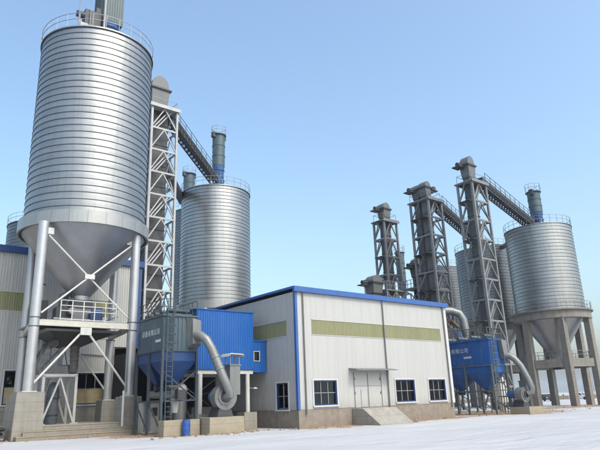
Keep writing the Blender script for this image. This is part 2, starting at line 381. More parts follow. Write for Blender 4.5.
mb = MB(); N_ = 160; rows = []
for j in range(7):
    for i in range(N_ + 1):
        a = rad(20) + rad(75) * i / N_            # compass angle from +Y towards +X
        R = 3300 + j * 220
        h = 38 + 26 * math.sin(i * .21 + 1.3) + 16 * math.sin(i * .53) + 9 * math.sin(i * 1.31 + 2) + 5 * math.sin(i * 2.7)
        h *= [0, .3, .62, .88, 1, .9, .5][j] * (1 + .1 * math.sin(i * .9 + j * 1.7))
        mb.v.append((R * math.sin(a), R * math.cos(a), h - 2))
mb.f = [(j * (N_ + 1) + i, j * (N_ + 1) + i + 1, (j + 1) * (N_ + 1) + i + 1, (j + 1) * (N_ + 1) + i) for j in range(6) for i in range(N_)]
mb.sm = [True] * len(mb.f)
tag(build('hills', mb, HILL), kind='structure')

# ------------------------------------------------------------------ cladding, windows
def wmap(face, base):
    """maps (along, out, z) to world for a wall that faces 'front' (-Y), 'left' (-X), 'back' (+Y) or 'right' (+X)"""
    return {'front': lambda s, o, z: (s, base - o, z), 'back': lambda s, o, z: (s, base + o, z),
            'left': lambda s, o, z: (base - o, s, z), 'right': lambda s, o, z: (base + o, s, z)}[face]
PANC = {}
def panel(name, parent, face, base, a, b, zs, m, ribs=3, depth=.03, th=.05, gap=.003):
    """one wall sheet between a and b, standing over the z spans in zs, with vertical ribs"""
    key = (face, round(b - a, 3), tuple((round(p, 3), round(q, 3)) for p, q in zs), m.name, ribs, depth)
    o0 = org(parent)
    if key not in PANC:
        W = b - a; prof = [(gap, 0)]
        for k in range(ribs):
            c = W * (k + .5) / ribs; rw = min(.06, W / ribs * .25)
            prof += [(c - rw, 0), (c - rw * .55, depth), (c + rw * .55, depth), (c + rw, 0)]
        prof.append((W - gap, 0))
        mp = wmap(face, 0); mb = MB()
        for z0, z1 in zs:
            front = [(s, o) for s, o in prof]; n_ = len(front)
            vs = [mp(s, o, z0) for s, o in front] + [mp(s, o, z1) for s, o in front]
            bk = [mp(gap, -th, z0), mp(W - gap, -th, z0), mp(gap, -th, z1), mp(W - gap, -th, z1)]
            A = 2 * n_
            fs = [(i, i + 1, n_ + i + 1, n_ + i) for i in range(n_ - 1)]
            fs += [(A, A + 1, A + 3, A + 2), (0, n_, A + 2, A), (n_ - 1, A + 1, A + 3, 2 * n_ - 1), tuple(range(n_)) + (A + 1, A), tuple(range(n_, 2 * n_)) + (A + 3, A + 2)]
            mb.add(vs + bk, fs)
        PANC[key] = mesh_of(mb, name, m)
    p = wmap(face, base)(a, 0, 0)
    o = bpy.data.objects.new(name, PANC[key]); COL.objects.link(o); o.parent = parent
    o.location = Vector((p[0], p[1], 0)) - o0
    return o
def cladding(parent, face, base, a, b, z0, z1, m, openings=(), pitch=1.0, ribs=3, depth=.03, name='wall_panel'):
    cuts = sorted(set([round(a + (b - a) * i / max(1, round((b - a) / pitch)), 3) for i in range(max(1, round((b - a) / pitch)) + 1)] +
                      [round(q, 3) for o in openings for q in o[:2] if a < q < b]))
    cc = [cuts[0]]
    for q in cuts[1:]:
        if q - cc[-1] > .12 or any(abs(q - e) < .002 for o in openings for e in o[:2]): cc.append(q)
    if cc[-1] < b - .002: cc[-1] = b
    for p, q in zip(cc, cc[1:]):
        if q - p < .03: continue
        mid = (p + q) / 2; spans = [(z0, z1)]
        for o in openings:
            if o[0] - .001 < mid < o[1] + .001:
                new = []
                for s0, s1 in spans:
                    if o[2] > s0: new.append((s0, min(s1, o[2])))
                    if o[3] < s1: new.append((max(s0, o[3]), s1))
                spans = [x for x in new if x[1] - x[0] > .01]
        for sp_ in spans: panel(name, parent, face, base, p, q, [sp_], m, max(1, round(ribs * (q - p) / pitch)), depth)
def wbox(mb, face, base, s0, s1, o0, o1, z0, z1):
    p = wmap(face, base); a = p(s0, o0, z0); b = p(s1, o1, z1)
    return mb.box(min(a[0], b[0]), max(a[0], b[0]), min(a[1], b[1]), max(a[1], b[1]), z0, z1)
def strip(parent, face, base, a, b, z0, z1, m=None):
    n_ = max(1, round((b - a) / .95))
    for i in range(n_):
        panel('translucent_panel', parent, face, base - (.0 if face in ('left', 'front') else 0), a + (b - a) * i / n_, a + (b - a) * (i + 1) / n_, [(z0 + .01, z1 - .01)], m or OLIVE, 5, .025)
    mb = MB(); e = .04
    wbox(mb, face, base, a - e, b + e, -.02, .04, z1, z1 + e); wbox(mb, face, base, a - e, b + e, -.02, .04, z0 - e, z0)
    build('strip_flashing', mb, WHITE, parent)
def window(parent, face, base, a, b, z0, z1, nv=2, nh=1, board=None, diag=False, name='window'):
    t = .09; mb = MB()
    wbox(mb, face, base, a, a + t, -.2, -.01, z0, z1); wbox(mb, face, base, b - t, b, -.2, -.01, z0, z1)
    wbox(mb, face, base, a + t, b - t, -.2, -.01, z0, z0 + t); wbox(mb, face, base, a + t, b - t, -.2, -.01, z1 - t, z1)
    w_ = build(name, mb, FRAMEB, parent)
    mb = MB(); e = .12
    wbox(mb, face, base, a - e, b + e, -.02, .05, z1 + .003, z1 + e); wbox(mb, face, base, a - e, b + e, -.02, .12, z0 - e, z0 - .003)
    wbox(mb, face, base, a - e, a - .003, -.02, .05, z0, z1); wbox(mb, face, base, b + .003, b + e, -.02, .05, z0, z1)
    build('window_surround', mb, WHITE, w_)
    for i in range(nv + 1):
        s0 = a + t + (b - a - 2 * t) * i / (nv + 1); s1 = a + t + (b - a - 2 * t) * (i + 1) / (nv + 1)
        for j in range(nh + 1):
            q0 = z0 + t + (z1 - z0 - 2 * t) * j / (nh + 1); q1 = z0 + t + (z1 - z0 - 2 * t) * (j + 1) / (nh + 1)
            mb = MB(); wbox(mb, face, base, s0 + .012, s1 - .012, -.155, -.15, q0 + .012, q1 - .012); build('pane', mb, GLASS, w_)
    for i in range(1, nv + 1):
        s0 = a + t + (b - a - 2 * t) * i / (nv + 1); mb = MB(); wbox(mb, face, base, s0 - .018, s0 + .018, -.18, -.10, z0 + t, z1 - t); build('mullion', mb, MULL, w_)
    for j in range(1, nh + 1):
        q0 = z0 + t + (z1 - z0 - 2 * t) * j / (nh + 1); mb = MB(); wbox(mb, face, base, a + t, b - t, -.176, -.105, q0 - .018, q0 + .018); build('transom', mb, MULL, w_)
    p = wmap(face, base)
    if diag:
        q = (b - a)
        for s0, s1 in ((a + .15 * q, a + .38 * q), (a + .92 * q, a + .62 * q)):
            mb = MB().beam(p(s0, -.5, z0 + .1), p(s1, -.5, z1 - .05), .05); build('inner_brace', mb, MULL, w_)
    if board:
        mb = MB(); wbox(mb, face, base, a + t + .02, b - t - .02, -.148, -.14, z0 + t + .01, z0 + t + (z1 - z0 - 2 * t) * board - .03); build('board', mb, TAN, w_)
    return w_

# ------------------------------------------------------------------ white hall on the right
HX0, HX1, HY0, HY1 = 27.36, 45.6, 34.46, 50.0
hall = thing('industrial_hall', (HX0, HY0, 0), 'white metal-clad hall with blue eaves and olive window strip', 'building')
wins = [(28.86, 31.18, 1.5, 3.31), (37.86, 40.28, 1.5, 3.31), (42.17, 44.5, 1.5, 3.31)]
door = (33.0, 36.15, 1.22, 3.88)
cladding(hall, 'front', HY0, HX0 + .02, HX1, 1.25, 9.95, WALLW, wins + [door, (28.9, 44.6, 6.75, 7.87)], 1.0, 1, .002)
lwin = (35.62, 37.1, 1.3, 3.22)
cladding(hall, 'left', HX0, HY0 + .02, HY1, 1.25, 9.95, WALLW, [lwin, (35.6, 48.0, 6.7, 7.86)], 1.0, 3, .005)
cladding(hall, 'right', HX1, HY0 + .02, HY1, 1.25, 9.95, WALLW, (), 2.0, 6, .014)
cladding(hall, 'back', HY1, HX0, HX1, 1.25, 9.95, WALLW, (), 2.0, 6, .014)
strip(hall, 'front', HY0, 28.9, 44.6, 6.75, 7.87); strip(hall, 'left', HX0, 35.6, 48.0, 6.7, 7.86)
build('plinth', MB().box(HX0 + .03, HX1 - .03, HY0 + .02, HY1 - .02, -.3, 1.24), BRICKP, hall)
mb = MB(); ap = (HX0 + HX1) / 2, (HY0 + HY1) / 2
mb.frustum((HX0 - .12, HX1 + .12, HY0 - .12, HY1 + .12), 10.30, (HX0 + 5, HX1 - 5, ap[1] - .1, ap[1] + .1), 10.95)
build('roof', mb, GREYST, hall)
for nm, bx in (('eave_trim', (HX0 - .22, HX1 + .22, HY0 - .25, HY0 - .02, 9.93, 10.34)), ('eave_trim', (HX0 - .2, HX0 - .04, HY0 - .02, HY1 + .2, 10.18, 10.36)),
               ('eave_trim', (HX1 + .02, HX1 + .2, HY0, HY1 + .2, 9.93, 10.34)), ('corner_trim', (HX0 - .055, HX0 + .16, HY0 - .055, HY0 + .03, 1.25, 9.93)),
               ('corner_trim', (HX0 - .058, HX0 + .02, HY0 + .031, HY0 + .16, 1.25, 9.95))):
    build(nm, MB().box(*bx), BLUET, hall)
build('corner_trim', MB().box(HX1 - .28, HX1 + .06, HY0 - .05, HY0 + .03, 1.25, 9.93), WHITE, hall)
for x in (28.05, 36.9, 45.15):
    dp = build('downpipe', MB().tube((x, HY0 - .10, .9), (x, HY0 - .10, 9.93), .055, n=8), DRAIN, hall)
for a in wins: window(hall, 'front', HY0, *a, nv=2, nh=1, diag=True)
window(hall, 'left', HX0, *lwin, nv=1, nh=1)
dr = build('door', MB().box(door[0], door[1], HY0 - .01, HY0 + .05, door[2], door[3]), WALLW, hall)
for x in (33.02, 34.55, 36.09):
    build('door_stile', MB().box(x, x + .06, HY0 - .035, HY0 - .012, 1.22, 3.86), DRAIN, dr)
build('door_rail', MB().box(33.08, 36.09, HY0 - .03, HY0 - .012, 2.84, 2.875), GREYST, dr)
build('wicket_door', MB().box(33.75, 34.45, HY0 - .032, HY0 - .012, 1.24, 2.55), WALLW, dr)
for a in ((33.72, 33.75, 1.24, 2.58), (34.45, 34.48, 1.24, 2.58)):
    build('wicket_frame', MB().box(a[0], a[1], HY0 - .036, HY0 - .012, a[2], a[3]), GREYST, dr)
for x in (33.09, 36.0):
    for z in (2.2, 3.3): build('hinge', MB().box(x - .05, x + .05, HY0 - .06, HY0 - .036, z, z + .2), DRAIN, dr)
build('canopy', MB().prism([(HY0 - .02, 4.12), (HY0 - 1.0, 4.02), (HY0 - 1.0, 4.10), (HY0 - .02, 4.24)], 'x', 32.55, 37.2), DUCT, hall)
rp = build('ramp', MB().prism([(HY0 - .02, -.2), (HY0 - .02, 1.18), (HY0 - 1.2, 1.14), (HY0 - 3.2, -.2)], 'x', 32.7, 36.4), CONCG, hall)

# ------------------------------------------------------------------ big pale hall on the left
KY, KX0, KX1, KZ = 56.0, -8.0, 24.25, 16.3
h2 = thing('industrial_hall', (KX0, KY, 0), 'tall pale ribbed hall with dark blue eave behind the nearest silo', 'building')
w2 = [(12.25, 14.7, 2.45, 5.3), (18.4, 21.1, 2.3, 5.1), (5.5, 8.2, 2.45, 5.3), (-1.5, 1.2, 2.45, 5.3)]
st2 = [(-6.0, 13.45, 10.5, 12.15), (16.8, 21.6, 10.35, 12.0)]
cladding(h2, 'front', KY, KX0, KX1, 2.0, 15.75, WALLG, w2 + st2, 1.0, 4, .035)
cladding(h2, 'right', KX1, KY + .02, 76, 2.0, 15.75, WALLG, (), 2.0, 8, .035)
cladding(h2, 'left', KX0, KY + .02, 76, 2.0, 15.75, WALLG, (), 2.0, 8, .035)
for s_ in st2: strip(h2, 'front', KY, *s_)
build('plinth', MB().box(KX0, KX1, KY + .01, 76, -.3, 1.99), CONCG, h2)
build('rear_wall', MB().box(KX0, KX1, 75.9, 76.1, 2.0, 15.75), WALLG, h2)
build('roof', MB().frustum((KX0 - .2, KX1 + .2, KY - .2, 76.2), 16.3, (KX0 + 4, KX1 - 4, 65.9, 66.1), 17.2), GREYST, h2)
BLUEE = mat('dark_blue_trim', (.014, .045, .16), .42, 0, .08)
build('eave_trim', MB().box(KX0 - .2, KX1 + .2, KY - .28, KY - .04, 15.72, 16.33), BLUEE, h2)
build('eave_trim', MB().box(KX1 + .04, KX1 + .22, KY - .02, 76, 15.72, 16.33), BLUEE, h2)
build('corner_trim', MB().box(KX1 - .32, KX1 + .06, KY - .07, KY + .02, 2.0, 15.72), BLUEE, h2)
for a in w2: window(h2, 'front', KY, *a, nv=1 if a[0] < 15 else 2, nh=1, board=.5)
build('sill_pipe', MB().tube((16.5, KY - .12, 6.9), (KX1 - .5, KY - .12, 6.6), .05, n=6), DRAIN, h2)

# ------------------------------------------------------------------ silos
def shell_profile(r, z0, z1, pitch, lip=.045):
    n_ = max(1, round((z1 - z0) / pitch)); p = []; h = (z1 - z0) / n_
    for i in range(n_):
        z = z0 + i * h
        p += [(r, z), (r + .012, z + h * .45), (r, z + h - .075), (r + lip, z + h - .065), (r + lip, z + h - .028), (r, z + h - .018)]
    p.append((r, z1))
    return p
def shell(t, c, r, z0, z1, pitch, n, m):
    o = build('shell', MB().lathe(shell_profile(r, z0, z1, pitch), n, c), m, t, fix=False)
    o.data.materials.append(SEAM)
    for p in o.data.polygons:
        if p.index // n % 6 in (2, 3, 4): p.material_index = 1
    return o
def guard_rail(parent, c, r, z, n=24, m=None, h=1.1, a0=0, a1=2 * PI):
    m = m or GREYST
    full = abs(a1 - a0 - 2 * PI) < 1e-6
    for i in range(n if full else n + 1):
        a = a0 + (a1 - a0) * i / n
        member('rail_post', (c[0] + r * math.cos(a), c[1] + r * math.sin(a), z), (c[0] + r * math.cos(a), c[1] + r * math.sin(a), z + h), .038, m, parent)
    for hz in (h, h * .55):
        mb = MB().lathe([(r - .02, z + hz - .02), (r + .02, z + hz - .02), (r + .02, z + hz + .02), (r - .02, z + hz + .02)], 64, c, a0, a1, close=True)
        build('rail', mb, m, parent)
def ring_panels(parent, c, r, z0, z1, n, m, th=.14):
    mb = MB(); da = 2 * PI / n; g_ = .008 / r
    mb.lathe([(r, z0), (r + th, z0), (r + th, z1), (r, z1)], 4, (0, 0), -da / 2 + g_, da / 2 - g_, smooth=False, close=True)
    mb.v = [(x, y, z) for x, y, z in mb.v]; me = mesh_of(mb, 'ring_panel', m)
    for i in range(n):
        o = inst('ring_panel', me, parent, (c[0], c[1], 0), i * da + .1); o.location.z = -org(parent).z
def bin_filter(c, zb, r, hf, hb, label, group='bag filters on the silo roofs', rail=True, square=False):
    t = thing('bin_filter', (c[0], c[1], zb), label, 'filter', group)
    # frame legs
    for k in range(4):
        a = PI / 4 + k * PI / 2; x = c[0] + r * .8 * math.cos(a); y = c[1] + r * .8 * math.sin(a)
        member('frame_leg', (x, y, zb), (x, y, zb + hf), .12, FILTB, t)
    build('cone', MB().lathe([(.0, zb + .25), (r * .42, zb + .25), (r * .97, zb + hf), (0, zb + hf)], 20, c), FILTB, t)
    for k in range(2):
        z = zb + hf * (.35 + .45 * k)
        build('frame_ring', MB().lathe([(r * .93, z), (r * 1.0, z), (r * 1.0, z + .1), (r * .93, z + .1)], 16, c, close=True), FILTB, t)
    n_ = 4 if square else 24
    prof = [(0, zb + hf), (r, zb + hf)]; nb = 3
    for k in range(nb):
        z = zb + hf + hb * k / nb
        prof += [(r, z + .03), (r, z + hb / nb - .1), (r + .06, z + hb / nb - .09), (r + .06, z + hb / nb - .01)]
    prof += [(r, zb + hf + hb), (0, zb + hf + hb + .12)]
    if square:
        s = r * .9; mb = MB().box(c[0] - s, c[0] + s, c[1] - s, c[1] + s, zb + hf, zb + hf + hb)
        for k in range(9):
            q = -s + 2 * s * (k + .5) / 9; mb.box(c[0] + q - .05, c[0] + q + .05, c[1] - s - .04, c[1] - s - .001, zb + hf + .1, zb + hf + hb - .1)
            mb.box(c[0] - s - .04, c[0] - s - .001, c[1] + q - .05, c[1] + q + .05, zb + hf + .1, zb + hf + hb - .1)
    else: mb = MB().lathe(prof, n_, c)
    build('body', mb, FILTG, t)
    zt = zb + hf + hb
    build('top_plate', MB().lathe([(0, zt + .06), (r * 1.25, zt + .06), (r * 1.25, zt + .14), (0, zt + .14)], 12, c, smooth=False), FILTG, t)
    mb = MB().box(c[0] - r * 1.35, c[0] - r * .75, c[1] - r * .6, c[1] + r * .05, zt - .45, zt + .35); build('blower', mb, DARKST, t)
    build('valve_box', MB().box(c[0] + r * .8, c[0] + r * 1.2, c[1] - .3, c[1] + .3, zt - .5, zt - .05), DARKST, t)
    if rail: guard_rail(t, c, r * 1.2, zt + .14, 8, GREYST, 1.2)
    return t

def steel_silo(loc, r, z_ring, ring_h, z_top, label, m, legs, leg_r, z_ped, beam_z=None, detail=True, group='corrugated steel silos on legs', name='steel_silo', pitch=.5, cone_to=None):
    c = (loc[0], loc[1]); t = thing(name, (c[0], c[1], 0), label, 'silo', group)
    zc = z_ring + ring_h
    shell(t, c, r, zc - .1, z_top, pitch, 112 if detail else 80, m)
    build('roof', MB().lathe([(r + .14, z_top - .10), (r + .14, z_top + .02), (.6, z_top + 1.0), (.6, z_top + 1.3), (0, z_top + 1.3)], 64, c), m, t)
    ring_panels(t, c, r + .25, z_ring, zc, 24, RINGM)
    build('ring_ledge', MB().lathe([(r - .4, z_ring + .1), (r + .24, z_ring + .1), (r + .24, zc - .06), (r + .05, zc - .02), (r - .4, zc - .02)], 72, c, close=True), DARKST, t)
    ct = cone_to or (z_ring - r * 1.15)
    build('hopper', MB().lathe([(r + .1, z_ring + .25), (r, z_ring - .02), (.75, ct), (.75, ct - .35), (.55, ct - .35)], 72, c), CONEM, t)
    guard_rail(t, c, r + .1, z_top, 28, GREYST, 1.25)
    for (x, y), zp in zip(legs, z_ped):
        build('leg', MB().tube((x, y, zp), (x, y, z_ring), leg_r, n=20), PIPEM, t)
    return t

# nearest silo
A = (15.6, 48.05)
legs = [(11.36, 44.62), (18.72, 44.62), (12.55, 52.0), (19.85, 52.0)]
s1 = steel_silo(A, 4.84, 15.6, 1.0, 33.3, 'largest and nearest silver silo, left edge, on thick tubular legs', GALV, legs, .36, [3.15, 2.7, 2.9, 2.55], cone_to=10.7, pitch=.57)
FL, FR, BL, BR = legs
def flat(p, z): return (p[0], p[1], z)
for p, q in ((FL, FR), (BL, BR), (FL, BL), (FR, BR)):
    member('tie_beam', flat(p, 8.0), flat(q, 8.0), .30, CREAM, s1, .42)
    if (p, q) in ((FL, FR), (BL, BR)):
        a = Vector(flat(p, 15.0)); b = Vector(flat(q, 8.35)); a2 = Vector(flat(q, 15.0)); b2 = Vector(flat(p, 8.35)); off = Vector((0, -.12, 0))
        member('cross_brace', a + (b - a) * .06, b - (b - a) * .05, .14, WHITE, s1, n=8); member('cross_brace', a2 + (b2 - a2) * .06 + off, b2 - (b2 - a2) * .05 + off, .14, WHITE, s1, n=8)
        mid = (a + b) / 2
        build('gusset_plate', MB().box(mid.x - .38, mid.x + .38, mid.y - .23, mid.y - .19, mid.z - .18, mid.z + .18), WHITE, s1)
        mx = Vector(((p[0] + q[0]) / 2, p[1], 7.7))
        for e, zp in ((p, 3.35), (q, 3.1)):
            ee = Vector((e[0], e[1], zp)); ee += (mx - ee) * .07
            member('knee_brace', mx, ee, .17, WHITE, s1, n=8)
        build('gusset_plate', MB().box(mx.x - .42, mx.x + .42, mx.y - .22, mx.y - .17, 7.2, 7.76), WHITE, s1)
for (x, y), zp in zip(legs, [3.15, 2.7, 2.9, 2.55]):
    for z in (8.32, 7.68): build('leg_flange', MB().lathe([(.36, z), (.40, z), (.40, z + .05), (.36, z + .05)], 20, (x, y), close=True), DARKST, s1)
    build('base_plate', MB().box(x - .5, x + .5, y - .5, y + .5, zp - .02, zp + .05), WHITE, s1)
for (x, y), zp, sz in zip(legs, [3.13, 2.68, 2.88, 2.53], (1.06, .86, .8, .8)):
    mb = MB().frustum((x - sz * .93 - .05, x + sz * .9, y - sz, y + sz * .9), -.2, (x - sz * .86, x + sz * .84, y - sz * .9, y + sz * .86), zp)
    tag(build('pedestal', mb, CONC, s1))
build('conduit', MB().tube((17.9, 43.62, 0), (17.9, 43.62, 3.1), .09, n=8), WHITE, s1)
build('conduit', MB().path([(18.36, 44.3, 3.0), (18.36, 44.24, 7.4), (18.36, 44.22, 7.6), (18.36, 44.24, 15.4)], .035, 6), DRAIN, s1)
for nm, x in (('lug', FL), ('lug', FR)):
    sx = 1 if x == FL else -1
    build(nm, MB().box(x[0] + sx * .36, x[0] + sx * .78, x[1] - .04, x[1] + .02, 14.7, 15.2), WHITE, s1)
bin_filter((16.1, 47.5), 34.3, 1.15, 2.2, 4.6, 'tall green-grey filter box on the roof of the nearest silo', square=True)
pb = thing('roof_machine', (14.2, 46.8, 34.0), 'dark drive machinery beside the filter on the nearest silo roof', 'machinery')
build('stand', MB().box(13.2, 15.0, 46.3, 47.4, 33.9, 35.3), GREYST, pb)
build('body', MB().box(13.6, 14.6, 46.4, 47.3, 35.3, 36.9), DARKST, pb); build('motor', MB().tube((12.9, 46.6, 36.2), (13.6, 46.6, 36.2), .3), DARKST, pb); build('gearbox', MB().box(14.6, 15.1, 46.5, 47.1, 35.3, 37.5), DARKST, pb)
for x in (13.0, 14.0, 15.2): build('mast', MB().tube((x, 46.2, 34.0), (x, 46.2, 38.3), .045, n=8), GREYST, pb)
build('duct', MB().tube((15.25, 46.1, 34.0), (15.25, 46.1, 39.5), .14, n=10), GREYST, pb)

# stepped concrete base of the nearest silo
base = thing('stepped_platform', (15.2, 48, 0), 'stepped concrete platform under the nearest silo legs', 'platform')
for i, (y, z) in enumerate(((43.95, .86), (43.4, .56), (42.7, .26))):
    build('step', MB().box(11.6 - .5 * i, 19.0 + .3 * i, y, 43.94 if i else 53, -.2, z) if False else MB().box(11.55 - .55 * i, 18.2 + .35 * i, y, [53, 43.94, 43.39][i], -.2, z), CONC, base)

for i, (y, z) in enumerate(((43.95, .86), (43.4, .56), (42.7, .26))):
    build('step_nosing', MB().box(11.53 - .55 * i, 18.22 + .35 * i, y - .03, y + .06, z - .05, z + .012), CONCY, base)
# equipment below the nearest silo
fr = thing('braced_stand', (14.2, 47.5, .86), 'small white steel A-braced frame standing under the nearest silo', 'stand')
for x in (13.0, 15.42):
    for y in (47.0, 49.0): member('post', (x, y, .86), (x, y, 4.4), .2, TWHITE, fr)
    member('side_beam', (x, 47.0, 4.4), (x, 49.0, 4.4), .18, TWHITE, fr)
for y in (47.0, 49.0):
    member('top_beam', (12.9, y, 4.4), (15.52, y, 4.4), .2, TWHITE, fr)
    member('brace', (14.2, y - .05, 4.25), (13.08, y - .05, 1.0), .13, TWHITE, fr); member('brace', (14.2, y - .05, 4.25), (15.34, y - .05, 1.0), .13, TWHITE, fr)
for x in (13.0, 15.42): build('foot_plate', MB().box(x - .3, x + .3, 46.75, 47.25, .86, .93), TWHITE, fr)
sp = thing('loading_spout', (15.2, 47.5, 4.6), 'dark fabric loading sleeve hanging below the silo funnel', 'spout')
prof = []
for i in range(15):
    z = 7.7 - 2.3 * i / 14; prof.append((.46 + (.03 if i % 2 else -.03) - .08 * i / 14, z))
mb = MB().lathe(prof + [(0, 5.4)], 20, (15.2, 47.4)); build('sleeve', mb, RUBBER, sp)
build('skirt', MB().lathe([(.36, 5.42), (.40, 5.2), (.30, 4.6), (.22, 4.55)], 16, (15.22, 47.4)), RUBBER, sp)
cbl = MB().path([(14.7, 47.2, 7.4), (14.45, 47.2, 6.2), (14.7, 47.2, 5.2), (14.95, 47.2, 4.9)], .04, 6); build('hose', cbl, DARKST, sp)
sv = thing('discharge_sleeve', (14.0, 47.6, .86), 'slate-grey tapered sleeve between the legs of the white frame', 'sleeve')
build('sleeve', MB().lathe([(.42, .88), (.46, 1.6), (.42, 2.4), (.45, 3.2), (.34, 3.75), (.18, 3.95), (0, 3.98)], 20, (14.05, 47.9)), SLATE, sv)
build('collar', MB().lathe([(.47, 2.75), (.5, 2.75), (.5, 2.85), (.47, 2.85)], 20, (14.05, 47.9), close=True), DARKST, sv)
build('ring', MB().lathe([(.44, 1.5), (.5, 1.5), (.5, 1.58), (.44, 1.58)], 20, (14.05, 47.9), close=True), DARKST, sv)
fu = thing('funnel_hopper', (15.3, 48, 6.5), 'dark steel funnel hung beneath the platform of the nearest silo', 'hopper')
build('funnel', MB().frustum((14.3, 15.6, 47.1, 48.6), 6.55, (12.6, 18.2, 45.8, 50.2), 7.78), DARKST, fu)
build('rim', MB().box(12.5, 18.3, 45.7, 50.3, 7.6, 7.76), GREYST, fu)
build('spout', MB().box(14.35, 15.0, 47.2, 48.5, 5.2, 6.6), GREYST, fu)
build('motor', MB().tube((13.5, 46.6, 6.75), (13.5, 47.4, 6.75), .3), DARKST, fu)
pl = thing('work_platform', (15.4, 48, 8.2), 'grated platform with cream railing at mid-height of the nearest silo legs', 'platform')
build('deck', MB().box(11.9, 18.3, 44.85, 51.6, 8.22, 8.3), GREYST, pl)
for i in range(6):
    x = 13.35 + .86 * i
    member('rail_post', (x, 45.4, 8.3), (x, 45.4, 9.9), .07, WHITE, pl)
for z in (8.45, 9.1, 9.5, 9.9): member('rail', (13.35, 45.4, z), (17.65, 45.4, z), .06, WHITE, pl)
for i in range(6):
    member('rail_post', (17.9, 45.5 + i * 1.15, 8.3), (17.9, 45.5 + i * 1.15, 9.5), .06, WHITE, pl)
for z in (8.9, 9.5): member('rail', (17.9, 45.5, z), (17.9, 51.25, z), .06, WHITE, pl)
mc = thing('discharge_machine', (15.5, 48, 8.3), 'dark rotary discharge machine under the cone of the nearest silo', 'machinery')
build('gate', MB().box(14.9, 16.4, 47.3, 48.8, 9.6, 10.36), DARKST, mc); build('chute', MB().frustum((15.0, 16.2, 47.4, 48.6), 8.3, (14.7, 16.5, 47.2, 48.9), 9.6), GREYST, mc)
build('drive', MB().box(13.5, 14.6, 47.0, 48.0, 8.3, 9.6), DARKST, mc); build('motor', MB().tube((14.55, 47.0, 9.3), (14.55, 46.4, 9.3), .28), GREYST, mc)
build('bin', MB().box(16.7, 17.6, 48.2, 50.0, 8.3, 10.0), DARKST, mc); build('pipe', MB().path([(13.9, 47.5, 9.6), (13.9, 47.5, 10.6), (14.6, 47.6, 11.0), (14.9, 47.7, 10.6)], .16, 10), DARKST, mc)
build('screen_box', MB().box(12.6, 13.4, 49.0, 51.0, 8.3, 10.4), DARKST, mc); build('pipe', MB().tube((13.2, 46.6, 8.6), (16.2, 46.6, 8.6), .14, n=10), GREYST, mc)
ri = thing('cable_riser', (13.1, 50.9, .86), 'tall grey channel column behind the left front leg of the nearest silo', 'column')
build('channel', MB().box(12.95, 13.35, 50.9, 51.3, .86, 13.2), GREYST, ri); build('cover', MB().box(13.36, 13.5, 50.9, 51.28, .86, 13.0), WHITE, ri)
for k in range(6): build('bracket', MB().box(12.88, 13.56, 50.86, 50.895, 2.0 + k * 2.0, 2.12 + k * 2.0), DARKST, ri)
pu = thing('blue_pump', (16.6, 46.8, 8.3), 'small blue pump set standing on the nearest silo platform', 'pump')
build('body', MB().box(16.0, 16.8, 46.4, 47.1, 8.3, 9.2), BLUED, pu); build('motor', MB().tube((16.1, 46.5, 9.35), (16.9, 46.5, 9.35), .2), FILTB, pu); build('pipe', MB().path([(16.8, 46.6, 9.0), (17.2, 46.6, 9.1), (17.25, 46.6, 9.6)], .09, 8), DARKST, pu)
sta = thing('steel_stair', (13.2, 50, 0), 'steep steel stair climbing behind the left legs of the nearest silo', 'stair')
for y in (49.7, 50.5):
    member('stringer', (12.6, y, 4.4), (14.4, y, 8.3), .08, GREYST, sta, .22); member('handrail', (12.6, y, 5.4), (14.4, y, 9.3), .06, WHITE, sta)
    member('stringer', (13.9, y, 8.3), (15.2, y, 11.2), .08, GREYST, sta, .22)
for i in range(14): build('tread', MB().box(12.6 + i * .133 - .12, 12.6 + i * .133 + .12, 49.74, 50.46, 4.5 + i * .28, 4.54 + i * .28), GREYST, sta)
ld = thing('cage_ladder', (13.5, 49.2, .86), 'grey shelf-like ladder rack inside the nearest silo base', 'ladder')
for x in (13.3, 14.0): member('stile', (x, 49.3, .86), (x, 49.3, 7.6), .08, GREYST, ld)
for i in range(14): member('rung', (13.3, 49.3, 1.1 + i * .46), (14.0, 49.3, 1.1 + i * .46), .06, GREYST, ld)

# second silo behind the blue shed, two more behind it
B2 = (40.62, 68.83)
s2 = steel_silo(B2, 4.86, 13.75, 1.0, 30.8, 'silver silo rising directly behind the bright blue shed', GALV, [(B2[0] + a * 3.6, B2[1] + b * 3.6) for a in (-1, 1) for b in (-1, 1)], .36, [1, 1, 1, 1])
for i in range(1, 4): pass
bin_filter((40.9, 68.6), 31.8, .92, 3.6, 4.9, 'green-grey round filter on top of the silo behind the blue shed')
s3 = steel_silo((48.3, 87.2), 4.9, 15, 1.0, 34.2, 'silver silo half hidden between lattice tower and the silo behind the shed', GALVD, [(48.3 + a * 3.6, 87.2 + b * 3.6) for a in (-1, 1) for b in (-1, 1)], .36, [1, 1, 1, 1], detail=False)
bin_filter((46.1, 87.5), 34.9, 1.0, 2.2, 4.5, 'green-grey filter peeping over the silo left of the conveyor')
s4 = steel_silo((22.4, 87.4), 4.9, 10, 1.0, 27.6, 'far silo whose top shows left of the nearest silo ring', GALVD, [(22.4 + a * 3.6, 87.4 + b * 3.6) for a in (-1, 1) for b in (-1, 1)], .36, [1, 1, 1, 1], detail=False)

